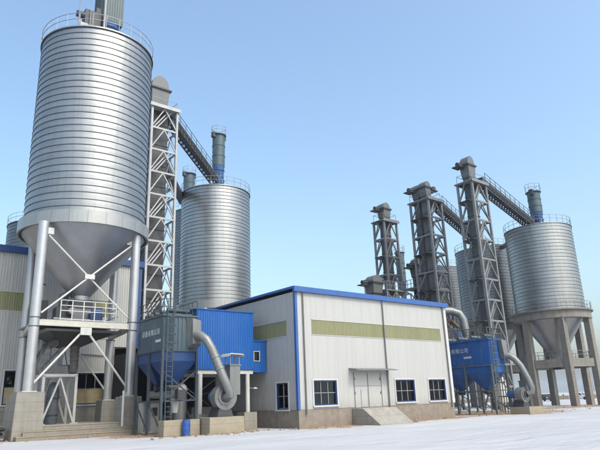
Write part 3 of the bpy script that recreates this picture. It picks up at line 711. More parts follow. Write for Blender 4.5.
# ------------------------------------------------------------------ lattice towers with bucket elevators
def lattice_tower(x0, y0, wx, wy, z0, zt, nb, m, label, stairs=True, leg=.2, group='lattice elevator towers', side=True):
    t = thing('lattice_tower', (x0, y0, z0), label, 'tower', group)
    x1, y1 = x0 + wx, y0 + wy; cs = [(x0, y0), (x1, y0), (x1, y1), (x0, y1)]
    for x, y in cs: member('leg', (x, y, z0), (x, y, zt), leg, m, t)
    h = (zt - z0) / nb; bw = leg * .62
    for k in range(nb):
        za, zb = z0 + k * h, z0 + (k + 1) * h
        for i in range(4):
            p, q = cs[i], cs[(i + 1) % 4]
            member('strut', flat(p, zb), flat(q, zb), bw, m, t, bw * 1.4)
            mid = ((p[0] + q[0]) / 2, (p[1] + q[1]) / 2, zb - .05)
            member('brace', flat(p, za + .1), mid, bw * .8, m, t)
            if i != 3 or not stairs: member('brace', mid, flat(q, za + .1), bw * .8, m, t)
        # landing and stair flight
        if stairs:
            build_landing = MB().box(x0 + .1, x1 - .1, y1 - .75, y1 - .1, zb - .1, zb - .04)
            o = build('landing', build_landing, DARKST, t)
            if side and k % 2 == 1:
                build('side_landing', MB().box(x0 - .7, x0 + .3, y0 + .3, y1 - .3, zb - .1, zb - .02), DARKST, t); member('landing_prop', (x0, (y0 + y1) / 2, zb - .8), (x0 - .65, (y0 + y1) / 2, zb - .1), .08, m, t)
            yy = y0 + .22; a, b = ((x0 + .2, x1 - .6) if k % 2 == 0 else (x1 - .3, x0 + .5))
            if k % 2 == 0:
                for e in (0, .38): member('stair_stringer', (x0 + .25 + e, yy, za), (x1 - .9 + e, yy + .05, zb), bw * .9, m, t)
    build('top_platform', MB().box(x0 - .3, x1 + .3, y0 - .3, y1 + .3, zt, zt + .16), m, t)
    for i in range(4):
        (xa, ya), (xb, yb) = cs[i], cs[(i + 1) % 4]
        member('rail', (xa, ya, zt + 1.2), (xb, yb, zt + 1.2), .045, GREYST, t); member('rail_post', (xa, ya, zt + .16), (xa, ya, zt + 1.2), .045, GREYST, t)
    build('platform_fascia', MB().box(x0 - .34, x1 + .34, y0 - .34, y0 - .3, zt - .12, zt + .3), m, t)
    return t
def elevator(x, y, wx, wy, z0, z1, zh, label, m, head, group='bucket elevators', hs=1.0, sec=2.6, motor=(-1, 0)):
    """casing of flanged sections from z0 to z1, head box up to zh with a half-round hood"""
    t = thing('bucket_elevator', (x, y, z0), label, 'elevator', group)
    n_ = max(1, round((z1 - z0) / sec)); h = (z1 - z0) / n_
    for k in range(n_):
        za = z0 + k * h
        mb = MB().box(x - wx / 2, x + wx / 2, y - wy / 2, y + wy / 2, za + .005, za + h - .08).box(x - wx / 2 - .07, x + wx / 2 + .07, y - wy / 2 - .07, y + wy / 2 + .07, za + h - .079, za + h - .001)
        build('casing_section', mb, m, t)
    hw, hd = wx * .62 * hs, wy * .72 * hs
    z2 = z1 + (zh - z1) * .52
    build('head_box', MB().frustum((x - hw * .85, x + hw * .85, y - hd * .85, y + hd * .85), z1, (x - hw, x + hw, y - hd, y + hd), z2), head, t)
    build('head_flange', MB().box(x - hw * 1.22, x + hw * 1.18, y - hd * 1.2, y + hd * 1.2, z2, z2 + .2), DARKST, t)
    R = hw * .98; mb = MB(); pr = [(x + R * math.cos(a), z2 + .2 + (zh - z2 - .2) * math.sin(a)) for a in [PI * i / 14 for i in range(15)]]
    mb.prism(pr, 'y', y - hd * .9, y + hd * .9); build('hood', mb, head, t)
    mx, my = x + motor[0] * (hw + .55), y + motor[1] * (hd + .5)
    build('motor_deck', MB().box(mx - .65, mx + .65, my - .6, my + .6, z2 - .25, z2 - .12), DARKST, t)
    build('motor', MB().tube((mx - .45, my - .1, z2 + .15), (mx + .4, my - .1, z2 + .15), .27), DARKST, t)
    build('gearbox', MB().box(mx + .05, mx + .6, my - .3, my + .35, z2 - .1, z2 + .5), DARKST, t)
    return t
def bridge(p0, p1, w, h, label, m, n=16, rail=True, group='conveyor galleries', trough=None):
    p0 = Vector(p0); p1 = Vector(p1); d = (p1 - p0).normalized(); s = d.cross(Vector((0, 0, 1))).normalized()
    t = thing('conveyor_gallery', p0, label, 'conveyor', group)
    up = Vector((0, 0, 1))
    build('trough', MB().beam(p0 + up * h * .62, p1 + up * h * .62, w * .62, h * .5), trough or CASINGR, t)
    build('cover', MB().beam(p0 + up * h * .92, p1 + up * h * .92, w * .7, .08), GREYST, t)
    for sd in (-1, 1):
        o = s * sd * w / 2
        member('chord', p0 + o, p1 + o, .14, m, t); member('chord', p0 + o + up * h * .5, p1 + o + up * h * .5, .12, m, t)
        for k in range(n):
            a = p0 + (p1 - p0) * k / n; b = p0 + (p1 - p0) * (k + 1) / n
            member('web', a + o, a + o + up * h * .5, .08, m, t); member('web', a + o + up * h * .5, b + o, .07, m, t)
        if rail:
            for k in range(0, n + 1, 2):
                a = p0 + (p1 - p0) * k / n; member('rail_post', a + o * 1.25 + up * h * .5, a + o * 1.25 + up * (h * .5 + 1.15), .05, m, t)
            member('rail', p0 + o * 1.25 + up * (h * .5 + 1.15), p1 + o * 1.25 + up * (h * .5 + 1.15), .05, m, t)
            member('rail', p0 + o * 1.25 + up * (h * .5 + .6), p1 + o * 1.25 + up * (h * .5 + .6), .04, m, t)
    for k in range(n):
        a = p0 + (p1 - p0) * (k + .5) / n; member('cross_bar', a - s * w / 2, a + s * w / 2, .08, m, t)
    return t
lattice_tower(25.1, 57.0, 3.15, 3.0, .2, 35.4, 13, TWHITE, 'white lattice tower between the nearest silo and the silo behind the shed', leg=.24, side=False)
elevator(26.4, 58.6, 2.2, 1.5, .2, 36.2, 40.1, 'grey bucket elevator with domed head inside the white lattice tower', CASING, HEADM, motor=(-1, -.2), hs=.84)
bridge((28.0, 58.6, 34.6), (40.0, 68.0, 32.2), 1.1, 1.5, 'dark conveyor gallery from the white tower down to the silo behind the shed', DARKST, 18)
bx = thing('conveyor_gallery', (28.3, 60, 30), 'short dark conveyor arm reaching from white tower towards the hidden silo', 'conveyor', 'conveyor galleries')
build('trough', MB().beam((28.2, 60, 29.6), (37.5, 73, 30.6), .9, .8), DARKST, bx); build('prop', MB().beam((28.2, 60, 26.0), (33.0, 66, 30.0), .3), DARKST, bx)
lattice_tower(61.3, 39.9, 3.0, 2.2, .1, 28.2, 11, TOWERG, 'grey lattice tower nearest the right-hand silo, tallest on that side', leg=.26)
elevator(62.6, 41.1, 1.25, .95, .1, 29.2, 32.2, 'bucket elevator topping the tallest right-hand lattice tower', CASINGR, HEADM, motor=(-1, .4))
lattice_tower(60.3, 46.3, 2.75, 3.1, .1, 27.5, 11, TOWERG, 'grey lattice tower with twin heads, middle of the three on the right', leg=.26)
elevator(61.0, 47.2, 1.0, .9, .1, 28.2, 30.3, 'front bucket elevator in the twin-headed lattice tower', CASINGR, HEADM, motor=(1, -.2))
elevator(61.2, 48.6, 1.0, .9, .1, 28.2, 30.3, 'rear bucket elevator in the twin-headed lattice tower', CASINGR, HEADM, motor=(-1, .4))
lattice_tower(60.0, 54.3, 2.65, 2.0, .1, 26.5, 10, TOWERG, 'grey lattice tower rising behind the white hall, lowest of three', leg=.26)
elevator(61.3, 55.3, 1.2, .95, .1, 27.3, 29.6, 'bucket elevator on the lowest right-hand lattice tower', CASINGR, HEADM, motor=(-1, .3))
bridge((64.3, 40.6, 28.0), (81.0, 43.2, 25.6), 1.2, 1.6, 'dark conveyor gallery running to the right-hand silo roof', DARKST, 22)
bridge((63.2, 47.0, 26.6), (86.0, 55.0, 25.4), 1.2, 1.6, 'dark conveyor gallery from the twin-headed tower to the middle silo', DARKST, 24)

# ------------------------------------------------------------------ silos on concrete frames, right
def concrete_silo(c, r, z0, z1, label, m, rot=0, base_z=0, detail=True):
    t = thing('concrete_framed_silo', (c[0], c[1], 0), label, 'silo', 'silos on concrete frames')
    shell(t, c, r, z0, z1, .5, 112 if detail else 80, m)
    build('roof', MB().lathe([(r + .12, z1 - .08), (r + .12, z1 + .02), (.6, z1 + 1.0), (.6, z1 + 1.25), (0, z1 + 1.25)], 64, c), m, t)
    ro, ri = r + .75, r - .55
    build('ring_slab', MB().lathe([(ri, z0 - .12), (ro + .15, z0 - .12), (ro + .15, z0 + .06), (ri, z0 + .06)], 72, c, close=True), CONCB, t)
    build('ring_beam', MB().lathe([(ri, z0 - 1.15), (ro - .15, z0 - 1.15), (ro - .15, z0 - .121), (ri, z0 - .121)], 72, c, close=True), CONCB, t)
    build('hopper', MB().lathe([(ri + .3, z0 - .4), (ri, z0 - 1.0), (.6, z0 - 6.6), (.6, z0 - 7.2), (.4, z0 - 7.2)], 64, c), CONEM, t)
    guard_rail(t, c, ro, z0 + .06, 28, GREYST, 1.1)
    guard_rail(t, c, r + .05, z1, 28, GREYST, 1.2)
    cr_ = r + .05; pts = []
    for k in range(6):
        a = rot + k * PI / 3; x = c[0] + cr_ * math.cos(a); y = c[1] + cr_ * math.sin(a); pts.append((x, y))
        mb = MB(); s = .48
        mb.box(-s, s, -s * .85, s * .85, 0, z0 - 1.15 + .3)
        o = inst('column', MEMC.setdefault(('col', round(z0, 2)), mesh_of(mb, 'column', CONCB)), t, (x, y, -.3 + .15), 0)
    for k in range(6):
        p, q = Vector(flat(pts[k], 5.6)), Vector(flat(pts[(k + 1) % 6], 5.6)); dd = (q - p).normalized() * .44
        build('tie_beam', MB().beam(p + dd, q - dd, .5, 1.1), CONCB, t)
        member('rail', p + Vector((0, 0, 1.6)), q + Vector((0, 0, 1.6)), .05, GREYST, t)
        for j in range(1, 5):
            b = p + (q - p) * j / 5; member('rail_post', b + Vector((0, 0, .5)), b + Vector((0, 0, 1.6)), .05, GREYST, t)
        member('rail', p + Vector((0, 0, 1.1)), q + Vector((0, 0, 1.1)), .04, GREYST, t)
    build('discharge_gate', MB().box(c[0] - .6, c[0] + .6, c[1] - .6, c[1] + .6, z0 - 7.9, z0 - 7.2), DARKST, t)
    return t
R1 = (81.9, 43.1)
concrete_silo(R1, 4.75, 12.8, 25.4, 'rightmost silver silo standing on tall concrete columns', GALV, rad(-77))
bin_filter((82.0, 42.8), 26.4, .95, 1.9, 3.2, 'green-grey filter drum on the rightmost silo roof')
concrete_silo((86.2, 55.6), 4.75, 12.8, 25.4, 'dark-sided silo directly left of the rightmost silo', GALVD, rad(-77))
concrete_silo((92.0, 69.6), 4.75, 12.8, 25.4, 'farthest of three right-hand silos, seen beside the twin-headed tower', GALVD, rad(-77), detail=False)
bin_filter((80.6, 69.7), 20.0, .8, 2.0, 5.6, 'slender teal filter far behind the white hall roof')
fs = thing('filter_stand', (80.6, 69.7, 0), 'grey steel stand carrying the slender far filter', 'stand')
for a in (-1, 1):
    for b in (-1, 1): member('post', (80.6 + a, 69.7 + b, 0), (80.6 + a, 69.7 + b, 20), .2, TOWERG, fs)
build('deck', MB().box(79.4, 81.8, 68.5, 70.9, 19.85, 20.0), TOWERG, fs)
pp = thing('link_pipe', (85, 50, 25), 'grey pipe linking the roofs of the two nearer right-hand silos', 'pipe')
build('pipe', MB().path([(85.9, 53.5, 26.1), (84.8, 50.9, 25.2), (83.4, 47.4, 25.5), (82.9, 45.6, 26.2)], .4, 12), DUCT, pp)

# ------------------------------------------------------------------ smaller elevators behind the hall roof
elevator(55.2, 52.6, 1.5, 1.1, .2, 15.1, 17.5, 'short domed bucket elevator left over the white hall roof', CASING, HEADM, motor=(-1, .3), group='short elevators behind the hall')
elevator(64.5, 52.4, 1.7, 1.2, .2, 18.2, 21.0, 'short domed bucket elevator beside the twin-headed tower', CASING, HEADM, motor=(-1, .3), group='short elevators behind the hall')
def frame_platform(x0, x1, y0, y1, z0, levels, label):
    t = thing('steel_platform', (x0, y0, z0), label, 'platform', 'steel platforms behind the hall')
    zt = levels[-1]
    for x in (x0, (x0 + x1) / 2, x1):
        for y in (y0, y1): member('post', (x, y, z0), (x, y, zt), .22, TOWERG, t)
    for zl in levels:
        build('deck', MB().box(x0 - .15, x1 + .15, y0 - .15, y1 + .15, zl - .12, zl + .05), TOWERG, t)
        for y in (y0,):
            for p, q in ((x0, (x0 + x1) / 2), ((x0 + x1) / 2, x1)):
                member('brace', (p, y, zl - 2.6), (q, y, zl - .1), .12, TOWERG, t); member('brace', (q, y, zl - 2.6), (p, y, zl - .1), .12, TOWERG, t)
        member('brace', (x0, y0, zl - 2.6), (x0, y1, zl - .1), .12, TOWERG, t); member('brace', (x0, y1, zl - 2.6), (x0, y0, zl - .1), .12, TOWERG, t)
        for i in range(6):
            x = x0 + (x1 - x0) * i / 5; member('rail_post', (x, y0 - .1, zl + .05), (x, y0 - .1, zl + 1.15), .06, TOWERG, t)
            yy = y0 + (y1 - y0) * i / 5; member('rail_post', (x0 - .1, yy, zl + .05), (x0 - .1, yy, zl + 1.15), .06, TOWERG, t)
        for z in (.6, 1.15):
            member('rail', (x0 - .1, y0 - .1, zl + z), (x1 + .1, y0 - .1, zl + z), .06, TOWERG, t); member('rail', (x0 - .1, y0 - .1, zl + z), (x0 - .1, y1, zl + z), .06, TOWERG, t)
    return t
frame_platform(62.2, 67.6, 50.2, 53.4, 0, [13.4, 16.4], 'grey braced steel platform round the foot of the twin-headed tower')
frame_platform(56.4, 60.0, 51.5, 55.0, 0, [13.6, 15.6], 'grey steel platform left of the lowest lattice tower')
bo = thing('round_bin', (58.9, 57, 0), 'pale small ribbed round bin behind the hall roof', 'bin')
build('shell', MB().lathe([(0, 0)] + shell_profile(.75, .3, 17.0, .45, .05) + [(0, 17.2)], 24, (58.9, 57.0)), GALV, bo); build('lid', MB().lathe([(.8, 17.0), (.8, 17.1), (.2, 17.5), (0, 17.5)], 24, (58.9, 57.0)), GREYST, bo)
hd = thing('overhead_duct', (50, 42, 10), 'grey bent duct leaving the right wall of the white hall', 'duct')
build('pipe', MB().path([(45.7, 44.0, 11.0), (50, 43.2, 11.2), (54, 42.0, 11.3), (55.7, 41.2, 11.25), (56.4, 40.6, 10.9), (56.6, 40.3, 10.2), (56.65, 40.2, 9.0)], .46, 14), DUCT, hd)
build('outlet_cone', MB().lathe([(.46, 9.0), (.12, 7.5), (.0, 7.5)], 14, (56.65, 40.2)), DUCT, hd)
mt = thing('machine_set', (56, 41, 7), 'dark machinery crowded on the roof deck behind the blue collector', 'machinery')
for x in (54.6, 57.8):
    for y in (40.6, 43.0): member('post', (x, y, 0), (x, y, 8.2), .2, TOWERG, mt)
build('deck', MB().box(54.2, 58.2, 40.2, 43.4, 7.0, 7.15), DARKST, mt)
build('fan_housing', MB().tube((55.3, 41.2, 8.3), (55.3, 42.3, 8.3), 1.05, n=20), DARKST, mt)
build('cabinet', MB().box(56.3, 57.6, 41.4, 42.8, 7.15, 8.9), FILTB, mt)
build('pipe', MB().path([(55.3, 41.9, 9.2), (55.3, 41.9, 10.0), (56.4, 41.9, 10.3), (57.6, 41.9, 9.6)], .2, 10), RUST, mt)

# ------------------------------------------------------------------ dust collectors
def text_mesh(body, size):
    cu = bpy.data.curves.new('lettering', 'FONT'); cu.body = body; cu.size = size; cu.extrude = .004; cu.space_character = 1.12
    o = bpy.data.objects.new('lettering_tmp', cu); COL.objects.link(o)
    bpy.context.view_layer.update()
    me = bpy.data.meshes.new_from_object(o.evaluated_get(bpy.context.evaluated_depsgraph_get()))
    bpy.data.objects.remove(o); me.materials.clear(); me.materials.append(LETTER)
    return me
def collector(x0, y0, W, L, zb, z1, z2, label, body, hop, txt, tsize, ty, tz, steel, rear_legs=True):
    t = thing('dust_collector', (x0, y0, 0), label, 'dust collector', 'bag-house dust collectors')
    x1, y1 = x0 + W, y0 + L
    build('core', MB().box(x0 + .06, x1 - .06, y0 + .06, y1 - .06, z1, z2 - .05), body, t)
    cladding(t, 'front', y0, x0 + .02, x1, z1, z2 - .12, body, (), .62, 2, .05, name='side_panel')
    cladding(t, 'left', x0, y0 + .02, y1, z1, z2 - .12, body, (), L / 4, 1, .004, name='side_panel')
    cladding(t, 'right', x1, y0 + .02, y1, z1, z2 - .12, body, (), L / 4, 3, .04, name='side_panel')
    build('top_cap', MB().box(x0 - .12, x1 + .12, y0 - .12, y1 + .12, z2 - .12, z2), body, t)
    build('skirt_beam', MB().box(x0 - .08, x1 + .08, y0 - .08, y1 + .08, z1 - .1, z1), steel, t)
    build('hopper_band', MB().box(x0 + .02, x1 - .02, y0 + .02, y1 - .02, z1 - .75, z1 - .101), hop, t)
    nh = 2
    for k in range(nh):
        a = y0 + L * k / nh + .03; b = y0 + L * (k + 1) / nh - .03; c = (a + b) / 2; cx = (x0 + x1) / 2
        build('hopper', MB().frustum((cx - .22, cx + .22, c - .22, c + .22), zb, (x0 + .02, x1 - .02, a, b), z1 - .755), hop, t)
        build('rotary_valve', MB().tube((cx - .35, c, zb - .2), (cx + .35, c, zb - .2), .24), DARKST, t)
    for k in range(3):
        y = y0 + L * k / 2
        for x in (x0, x1): member('leg', (x, y, 0), (x, y, z1 - .1), .16, steel, t)
        member('cross_tie', (x0, y, 2.2), (x1, y, 2.2), .1, steel, t)
    for x in (x0, x1):
        for k in range(2):
            ya, yb = y0 + L * k / 2, y0 + L * (k + 1) / 2
            member('leg_brace', (x, ya, z1 - 2.2), (x, (ya + yb) / 2, z1 - .2 - 1.1 * 0), .09, steel, t) if False else None
            member('leg_brace', (x, ya, .3), (x, yb, 2.2), .08, steel, t); member('side_tie', (x, ya, 2.2), (x, yb, 2.2), .1, steel, t)
    member('leg_brace', (x0, y0, 2.2), (x1, y0, 4.2), .08, steel, t); member('leg_brace', (x1, y0, 2.2), (x0, y0, 4.2), .08, steel, t)
    # ladder on the left face near the front corner
    for xx in (.2, .65): member('ladder_stile', (x0 + xx, y0 - .2, .2), (x0 + xx, y0 - .2, z2 + 1.0), .06, steel, t)
    for i in range(int((z2 - .4) / .33)): member('ladder_rung', (x0 + .2, y0 - .2, .5 + i * .33), (x0 + .65, y0 - .2, .5 + i * .33), .04, steel, t)
    for i in range(4): build('ladder_hoop', MB().lathe([(.36, z1 + .4 + i * .6), (.39, z1 + .4 + i * .6), (.39, z1 + .45 + i * .6), (.36, z1 + .45 + i * .6)], 12, (x0 + .42, y0 - .2), PI, 2 * PI, close=True), steel, t)
    # roof rail and pulse-jet boxes
    n_ = 7
    for i in range(n_):
        y = y0 + L * i / (n_ - 1); member('rail_post', (x0, y, z2), (x0, y, z2 + 1.1), .05, steel, t); member('rail_post', (x1, y, z2), (x1, y, z2 + 1.1), .05, steel, t)
    for i in range(4): member('rail_post', (x0 + W * i / 3, y0, z2), (x0 + W * i / 3, y0, z2 + 1.1), .05, steel, t)
    for z in (.55, 1.1):
        member('rail', (x0, y0, z2 + z), (x0, y1, z2 + z), .045, steel, t); member('rail', (x1, y0, z2 + z), (x1, y1, z2 + z), .045, steel, t); member('rail', (x0, y0, z2 + z), (x1, y0, z2 + z), .045, steel, t)
    for i in range(4):
        y = y0 + L * (i + .5) / 4; build('pulse_tank', MB().tube((x0 + .5, y, z2 + .35), (x1 - .4, y, z2 + .35), .17, n=10), steel, t)
        build('lid', MB().box(x0 + .4, x1 - .3, y - .3, y + .3, z2 + .001, z2 + .14), body, t)
    # lettering on the left face (reads from the far end towards the front)
    me = text_mesh(txt, tsize); o = bpy.data.objects.new('lettering', me); COL.objects.link(o); o.parent = t
    o.rotation_euler = Matrix(((0, 0, -1), (-1, 0, 0), (0, 1, 0))).to_euler(); o.location = (-.02, ty - y0, tz)
    mb = MB(); yy = ty - tsize * len(txt) * 1.05
    for i in range(9):
        q = yy + .62 - i * .085 * tsize / .42; mb.box(x0 - .022, x0 - .016, q - .065 * tsize / .42, q, tz - .52 * tsize / .42, tz - (.34 + .05 * (i % 2)) * tsize / .42)
    build('small_lettering', mb, LETTER, t)
    return t
collector(18.05, 37.55, 2.62, 4.2, 3.3, 5.6, 8.05, 'teal dust collector with deep blue hoppers beside the blue shed', TEAL, BLUED, '设备有限公司', .46, 41.0, 6.75, mat('blue_grey_steel', (.045, .06, .075), .5, .2, .15))
collector(50.7, 33.5, 2.45, 6.2, 2.3, 4.65, 7.15, 'bright blue dust collector right of the white hall', BLUER, BLUER, '备有限公司', .50, 38.55, 6.0, mat('weathered_steel', (.12, .13, .13), .55, .3, .2))

def fan(c, zc, r, label, outlet, cap=True, ped=None):
    """centrifugal blower whose round casing faces the front (-Y)"""
    x, y = c; t = thing('blower_fan', (x, y, zc - r - .4), label, 'fan', 'centrifugal blowers')
    pts = []
    for i in range(25):
        a = rad(0) - 2 * PI * i / 26 * .97; rr = r * (1.0 - .22 * i / 24); pts.append((x + rr * math.cos(a), zc + rr * math.sin(a)))
    pts = pts[::-1]
    mb = MB().prism(pts, 'y', y - .35, y + .35); build('casing', mb, FANM, t)
    build('casing_rim', MB().prism([(px + (px - x) * .04, pz + (pz - zc) * .04) for px, pz in pts], 'y', y - .38, y - .34), FANM, t)
    for k in range(2):
        rr = r * (.62 - .2 * k); ring = [(x + rr * math.cos(a), zc + rr * math.sin(a)) for a in [2 * PI * i / 28 for i in range(28)]]
        build('inlet_ring', MB().prism(ring, 'y', y - .45 - .08 * k, y - .38 - .07 * k), FANM if k == 0 else DARKST, t)
    for k in range(8):
        a = k * PI / 4 + .2; member('stiffener', (x + r * .5 * math.cos(a), y - .385, zc + r * .5 * math.sin(a)), (x + r * .74 * math.cos(a), y - .385, zc + r * .74 * math.sin(a)), .04, FANM, t)
    xo, zo = outlet
    build('outlet_duct', MB().box(x + r * .42, x + r * .42 + xo, y - .36, y + .36, zc + .1, zo), DUCT, t)
    build('outlet_flange', MB().box(x + r * .42 - .06, x + r * .42 + xo + .06, y - .42, y + .42, zo - .06, zo + .02), DUCT, t)
    if cap:
        for a in (.06, xo - .06): member('cap_post', (x + r * .42 + a, y - .3, zo), (x + r * .42 + a, y - .3, zo + .62), .06, GREYST, t); member('cap_post', (x + r * .42 + a, y + .3, zo), (x + r * .42 + a, y + .3, zo + .62), .06, GREYST, t)
        cx = x + r * .42 + xo / 2; cw = xo * .75
        build('rain_cap', MB().prism([(cx - cw, zo + .56), (cx - cw * .8, zo + .78), (cx + cw * .85, zo + .74), (cx + cw, zo + .56), (cx + cw * .85, zo + .68), (cx - cw * .78, zo + .72)], 'y', y - .6, y + .6), WHITE, t)
    build('frame', MB().frustum((x - r * .7, x + r * .7, y - .4, y + .9), zc - r - .4, (x - r * .4, x + r * .4, y - .34, y + .7), zc - r * .6), DARKST, t)
    build('motor', MB().tube((x, y + .5, zc), (x, y + 1.4, zc), .36), FILTB, t)
    return t
fan((21.95, 36.1), 2.35, .92, 'grey blower fan with capped outlet before the blue shed', (.85, 4.5))
du = thing('suction_duct', (20.3, 37.0, 6.5), 'grey inclined duct from the teal collector down to the blower fan', 'duct')
build('transition', MB().add([(19.75, 37.5, 7.9), (20.75, 37.5, 7.75), (20.75, 37.5, 5.75), (19.95, 37.5, 5.75), (20.0, 36.95, 7.8), (20.65, 36.95, 7.65), (20.7, 36.95, 6.0), (20.05, 36.95, 6.0)],
      [(0, 1, 2, 3), (7, 6, 5, 4), (0, 4, 5, 1), (1, 5, 6, 2), (2, 6, 7, 3), (3, 7, 4, 0)]), DUCT, du)
build('pipe', MB().path([(20.35, 36.95, 6.6), (20.45, 36.6, 6.55), (20.7, 36.25, 6.25), (21.0, 36.0, 5.6), (21.65, 35.5, 3.6), (22.0, 35.28, 2.7), (22.05, 35.3, 2.42), (22.0, 35.55, 2.33), (21.96, 35.72, 2.33)], .31, 16), DUCT, du)
for a in (.3, .7):
    p = Vector((21.0, 36.0, 5.6)).lerp(Vector((21.65, 35.5, 3.6)), a); dd = Vector((.65, -.5, -2)).normalized() * .04
    build('duct_flange', MB().tube(p - dd, p + dd, .37, n=16), GREYST, du)
fan((53.2, 32.2), 1.75, .8, 'dark grey blower fan right of the blue collector', (.7, 3.0), cap=False)
du2 = thing('suction_duct', (52.6, 33, 5.5), 'grey curved duct dropping from the blue collector to its fan', 'duct')
build('transition', MB().frustum((52.3, 53.0, 32.9, 33.4), 5.2, (52.2, 53.1, 33.0, 33.45), 7.0), DUCT, du2)
build('pipe', MB().path([(52.6, 33.1, 5.5), (52.75, 32.6, 5.4), (53.0, 32.3, 5.1), (53.25, 31.9, 4.4), (53.5, 31.5, 3.2), (53.65, 31.3, 2.3), (53.6, 31.35, 1.9), (53.4, 31.7, 1.78)], .31, 14), DUCT, du2)

# ------------------------------------------------------------------ blue shed on white pillars, annex
SX0, SX1, SY0, SY1, SZ0, SZ1 = 20.98, 25.95, 38.1, 43.0, 4.32, 8.66
sh = thing('elevated_shed', (SX0, SY0, 0), 'bright blue ribbed shed raised on white pillars', 'shed')
cladding(sh, 'front', SY0, SX0, SX1, SZ0, SZ1, BLUES, (), .83, 4, .03); cladding(sh, 'left', SX0, SY0 + .02, SY1, SZ0, SZ1, BLUES, (), .83, 4, .03)
cladding(sh, 'right', SX1, SY0 + .02, SY1, SZ0, SZ1, BLUES, (), .83, 4, .03); cladding(sh, 'back', SY1, SX0, SX1, SZ0, SZ1, BLUES, (), .83, 4, .03)
build('roof', MB().prism([(SX0 - .08, SZ1 + .002), (SX1 + .08, SZ1 + .002), (SX1 + .08, SZ1 + .08), (SX0 - .08, SZ1 + .08)], 'y', SY0 - .08, SY1 + .08), BLUES, sh)
build('floor', MB().box(SX0 + .08, SX1 - .08, SY0 + .08, SY1 - .06, SZ0 - .05, SZ0 + .08), GREYST, sh)
for y in (SY0 + .2, SY1 - .3):
    build('floor_beam', MB().box(SX0, SX1, y - .1, y + .1, SZ0 - .32, SZ0 - .06), WHITE, sh)
    for x in (21.4, 25.5):
        build('pillar', MB().tube((x, y, 1.2), (x, y, SZ0 - .32), .17, n=14), WHITE, sh)
        build('pedestal', MB().box(x - .62, x + .5, y - .5, y + .5, -.2, 1.22), CONC, sh)
for p, q in (((21.4, SY1 - .3, 1.3), (25.5, SY1 - .3, 4.0)), ((25.5, SY1 - .3, 1.3), (21.4, SY1 - .3, 4.0)), ((25.5, SY0 + .2, 3.9), (25.5, SY1 - .3, 1.3))): member('brace', p, q, .08, GREYST, sh)
an = thing('shed_annex', (26, 38.3, 4.2), 'small blue box with square window between shed and white hall', 'annex')
cladding(an, 'front', 38.28, 25.99, 27.31, 4.12, 6.5, BLUES, [(26.05, 26.65, 4.95, 5.75)], .66, 2, .03)
build('body', MB().box(26.0, 27.3, 38.35, 41.5, 4.12, 4.2), BLUES, an); build('roof', MB().box(25.98, 27.33, 38.2, 41.5, 6.5, 6.58), BLUES, an)
build('side_wall', MB().box(25.99, 26.03, 38.34, 41.5, 4.2, 6.49), BLUES, an)
wf = build('window', MB().box(26.05, 26.11, 38.22, 38.34, 4.95, 5.75).box(26.59, 26.65, 38.22, 38.34, 4.95, 5.75).box(26.111, 26.589, 38.22, 38.34, 5.69, 5.75).box(26.111, 26.589, 38.22, 38.34, 4.95, 5.01), CREAM, an)
build('pane', MB().box(26.111, 26.589, 38.27, 38.28, 5.011, 5.689), GLASS, wf); build('blind', MB().box(26.12, 26.45, 38.31, 38.33, 5.05, 5.66), CREAM, wf)

# ------------------------------------------------------------------ things on the ground by the collector
def block(x0, x1, y0, y1, z1, label, m=CONCY, name='concrete_block'):
    mb = MB().frustum((x0 - .02, x1 + .02, y0 - .02, y1 + .02), -.15, (x0, x1, y0, y1), z1)
    o = build(name, mb, m); return tag(o, label, 'block', 'concrete foundation blocks')
block(20.5, 23.2, 35.3, 37.3, 1.02, 'yellowish concrete block under the blower fan')
block(17.75, 20.35, 36.4, 37.2, .95, 'yellowish concrete kerb before the teal collector legs')
block(52.2, 54.6, 31.0, 33.0, .6, 'low concrete block under the fan right of the blue collector')
bl = thing('blue_barrel', (19.2, 36.1, 0), 'dark blue barrel standing before the concrete kerb', 'barrel')
build('body', MB().lathe([(0, .02), (.25, .02), (.26, .3), (.28, .32), (.26, .34), (.26, .62), (.28, .64), (.26, .66), (.25, .95), (0, .95)], 18, (19.2, 36.1)), BARREL, bl)
build('lid', MB().lathe([(0, .955), (.2, .955), (.2, .99), (0, .99)], 14, (19.2, 36.1)), DARKST, bl)
sc = thing('screw_conveyor', (19.3, 38, 2.4), 'grey screw conveyor under the blue hopper outlets', 'conveyor')
build('trough', MB().tube((19.36, 37.7, 2.55), (19.36, 41.9, 2.7), .27, n=12), GREYST, sc); build('motor', MB().box(19.1, 19.62, 37.2, 37.68, 2.3, 2.9), DARKST, sc)
build('chute', MB().frustum((19.2, 19.5, 38.0, 38.3), 1.4, (19.12, 19.6, 37.9, 38.4), 2.35), WHITE, sc)
tk = thing('small_tank', (20.45, 39, 0), 'small grey tank with white domed top under the shed corner', 'tank')
build('body', MB().tube((20.35, 39.2, 0), (20.35, 39.2, 2.9), .45, n=18), DUCT, tk); build('dome', MB().lathe([(.47, 2.9), (.47, 3.0), (.4, 3.2), (.22, 3.36), (0, 3.4)], 18, (20.35, 39.2)), WHITE, tk)
cab = thing('control_cabinet', (19.2, 39.5, 0), 'pale control cabinet with small window below the blue hoppers', 'cabinet')
build('body', MB().box(18.7, 20.0, 41.9, 42.6, 0, 2.2), CREAM, cab); build('door', MB().box(18.78, 19.3, 41.86, 41.898, .15, 2.1), GREYST, cab); build('window', MB().box(19.45, 19.85, 41.86, 41.898, 1.2, 1.8), DARKST, cab)
dk = thing('machine_set', (22.5, 41, 0), 'dark compressor machinery standing beneath the blue shed', 'machinery')
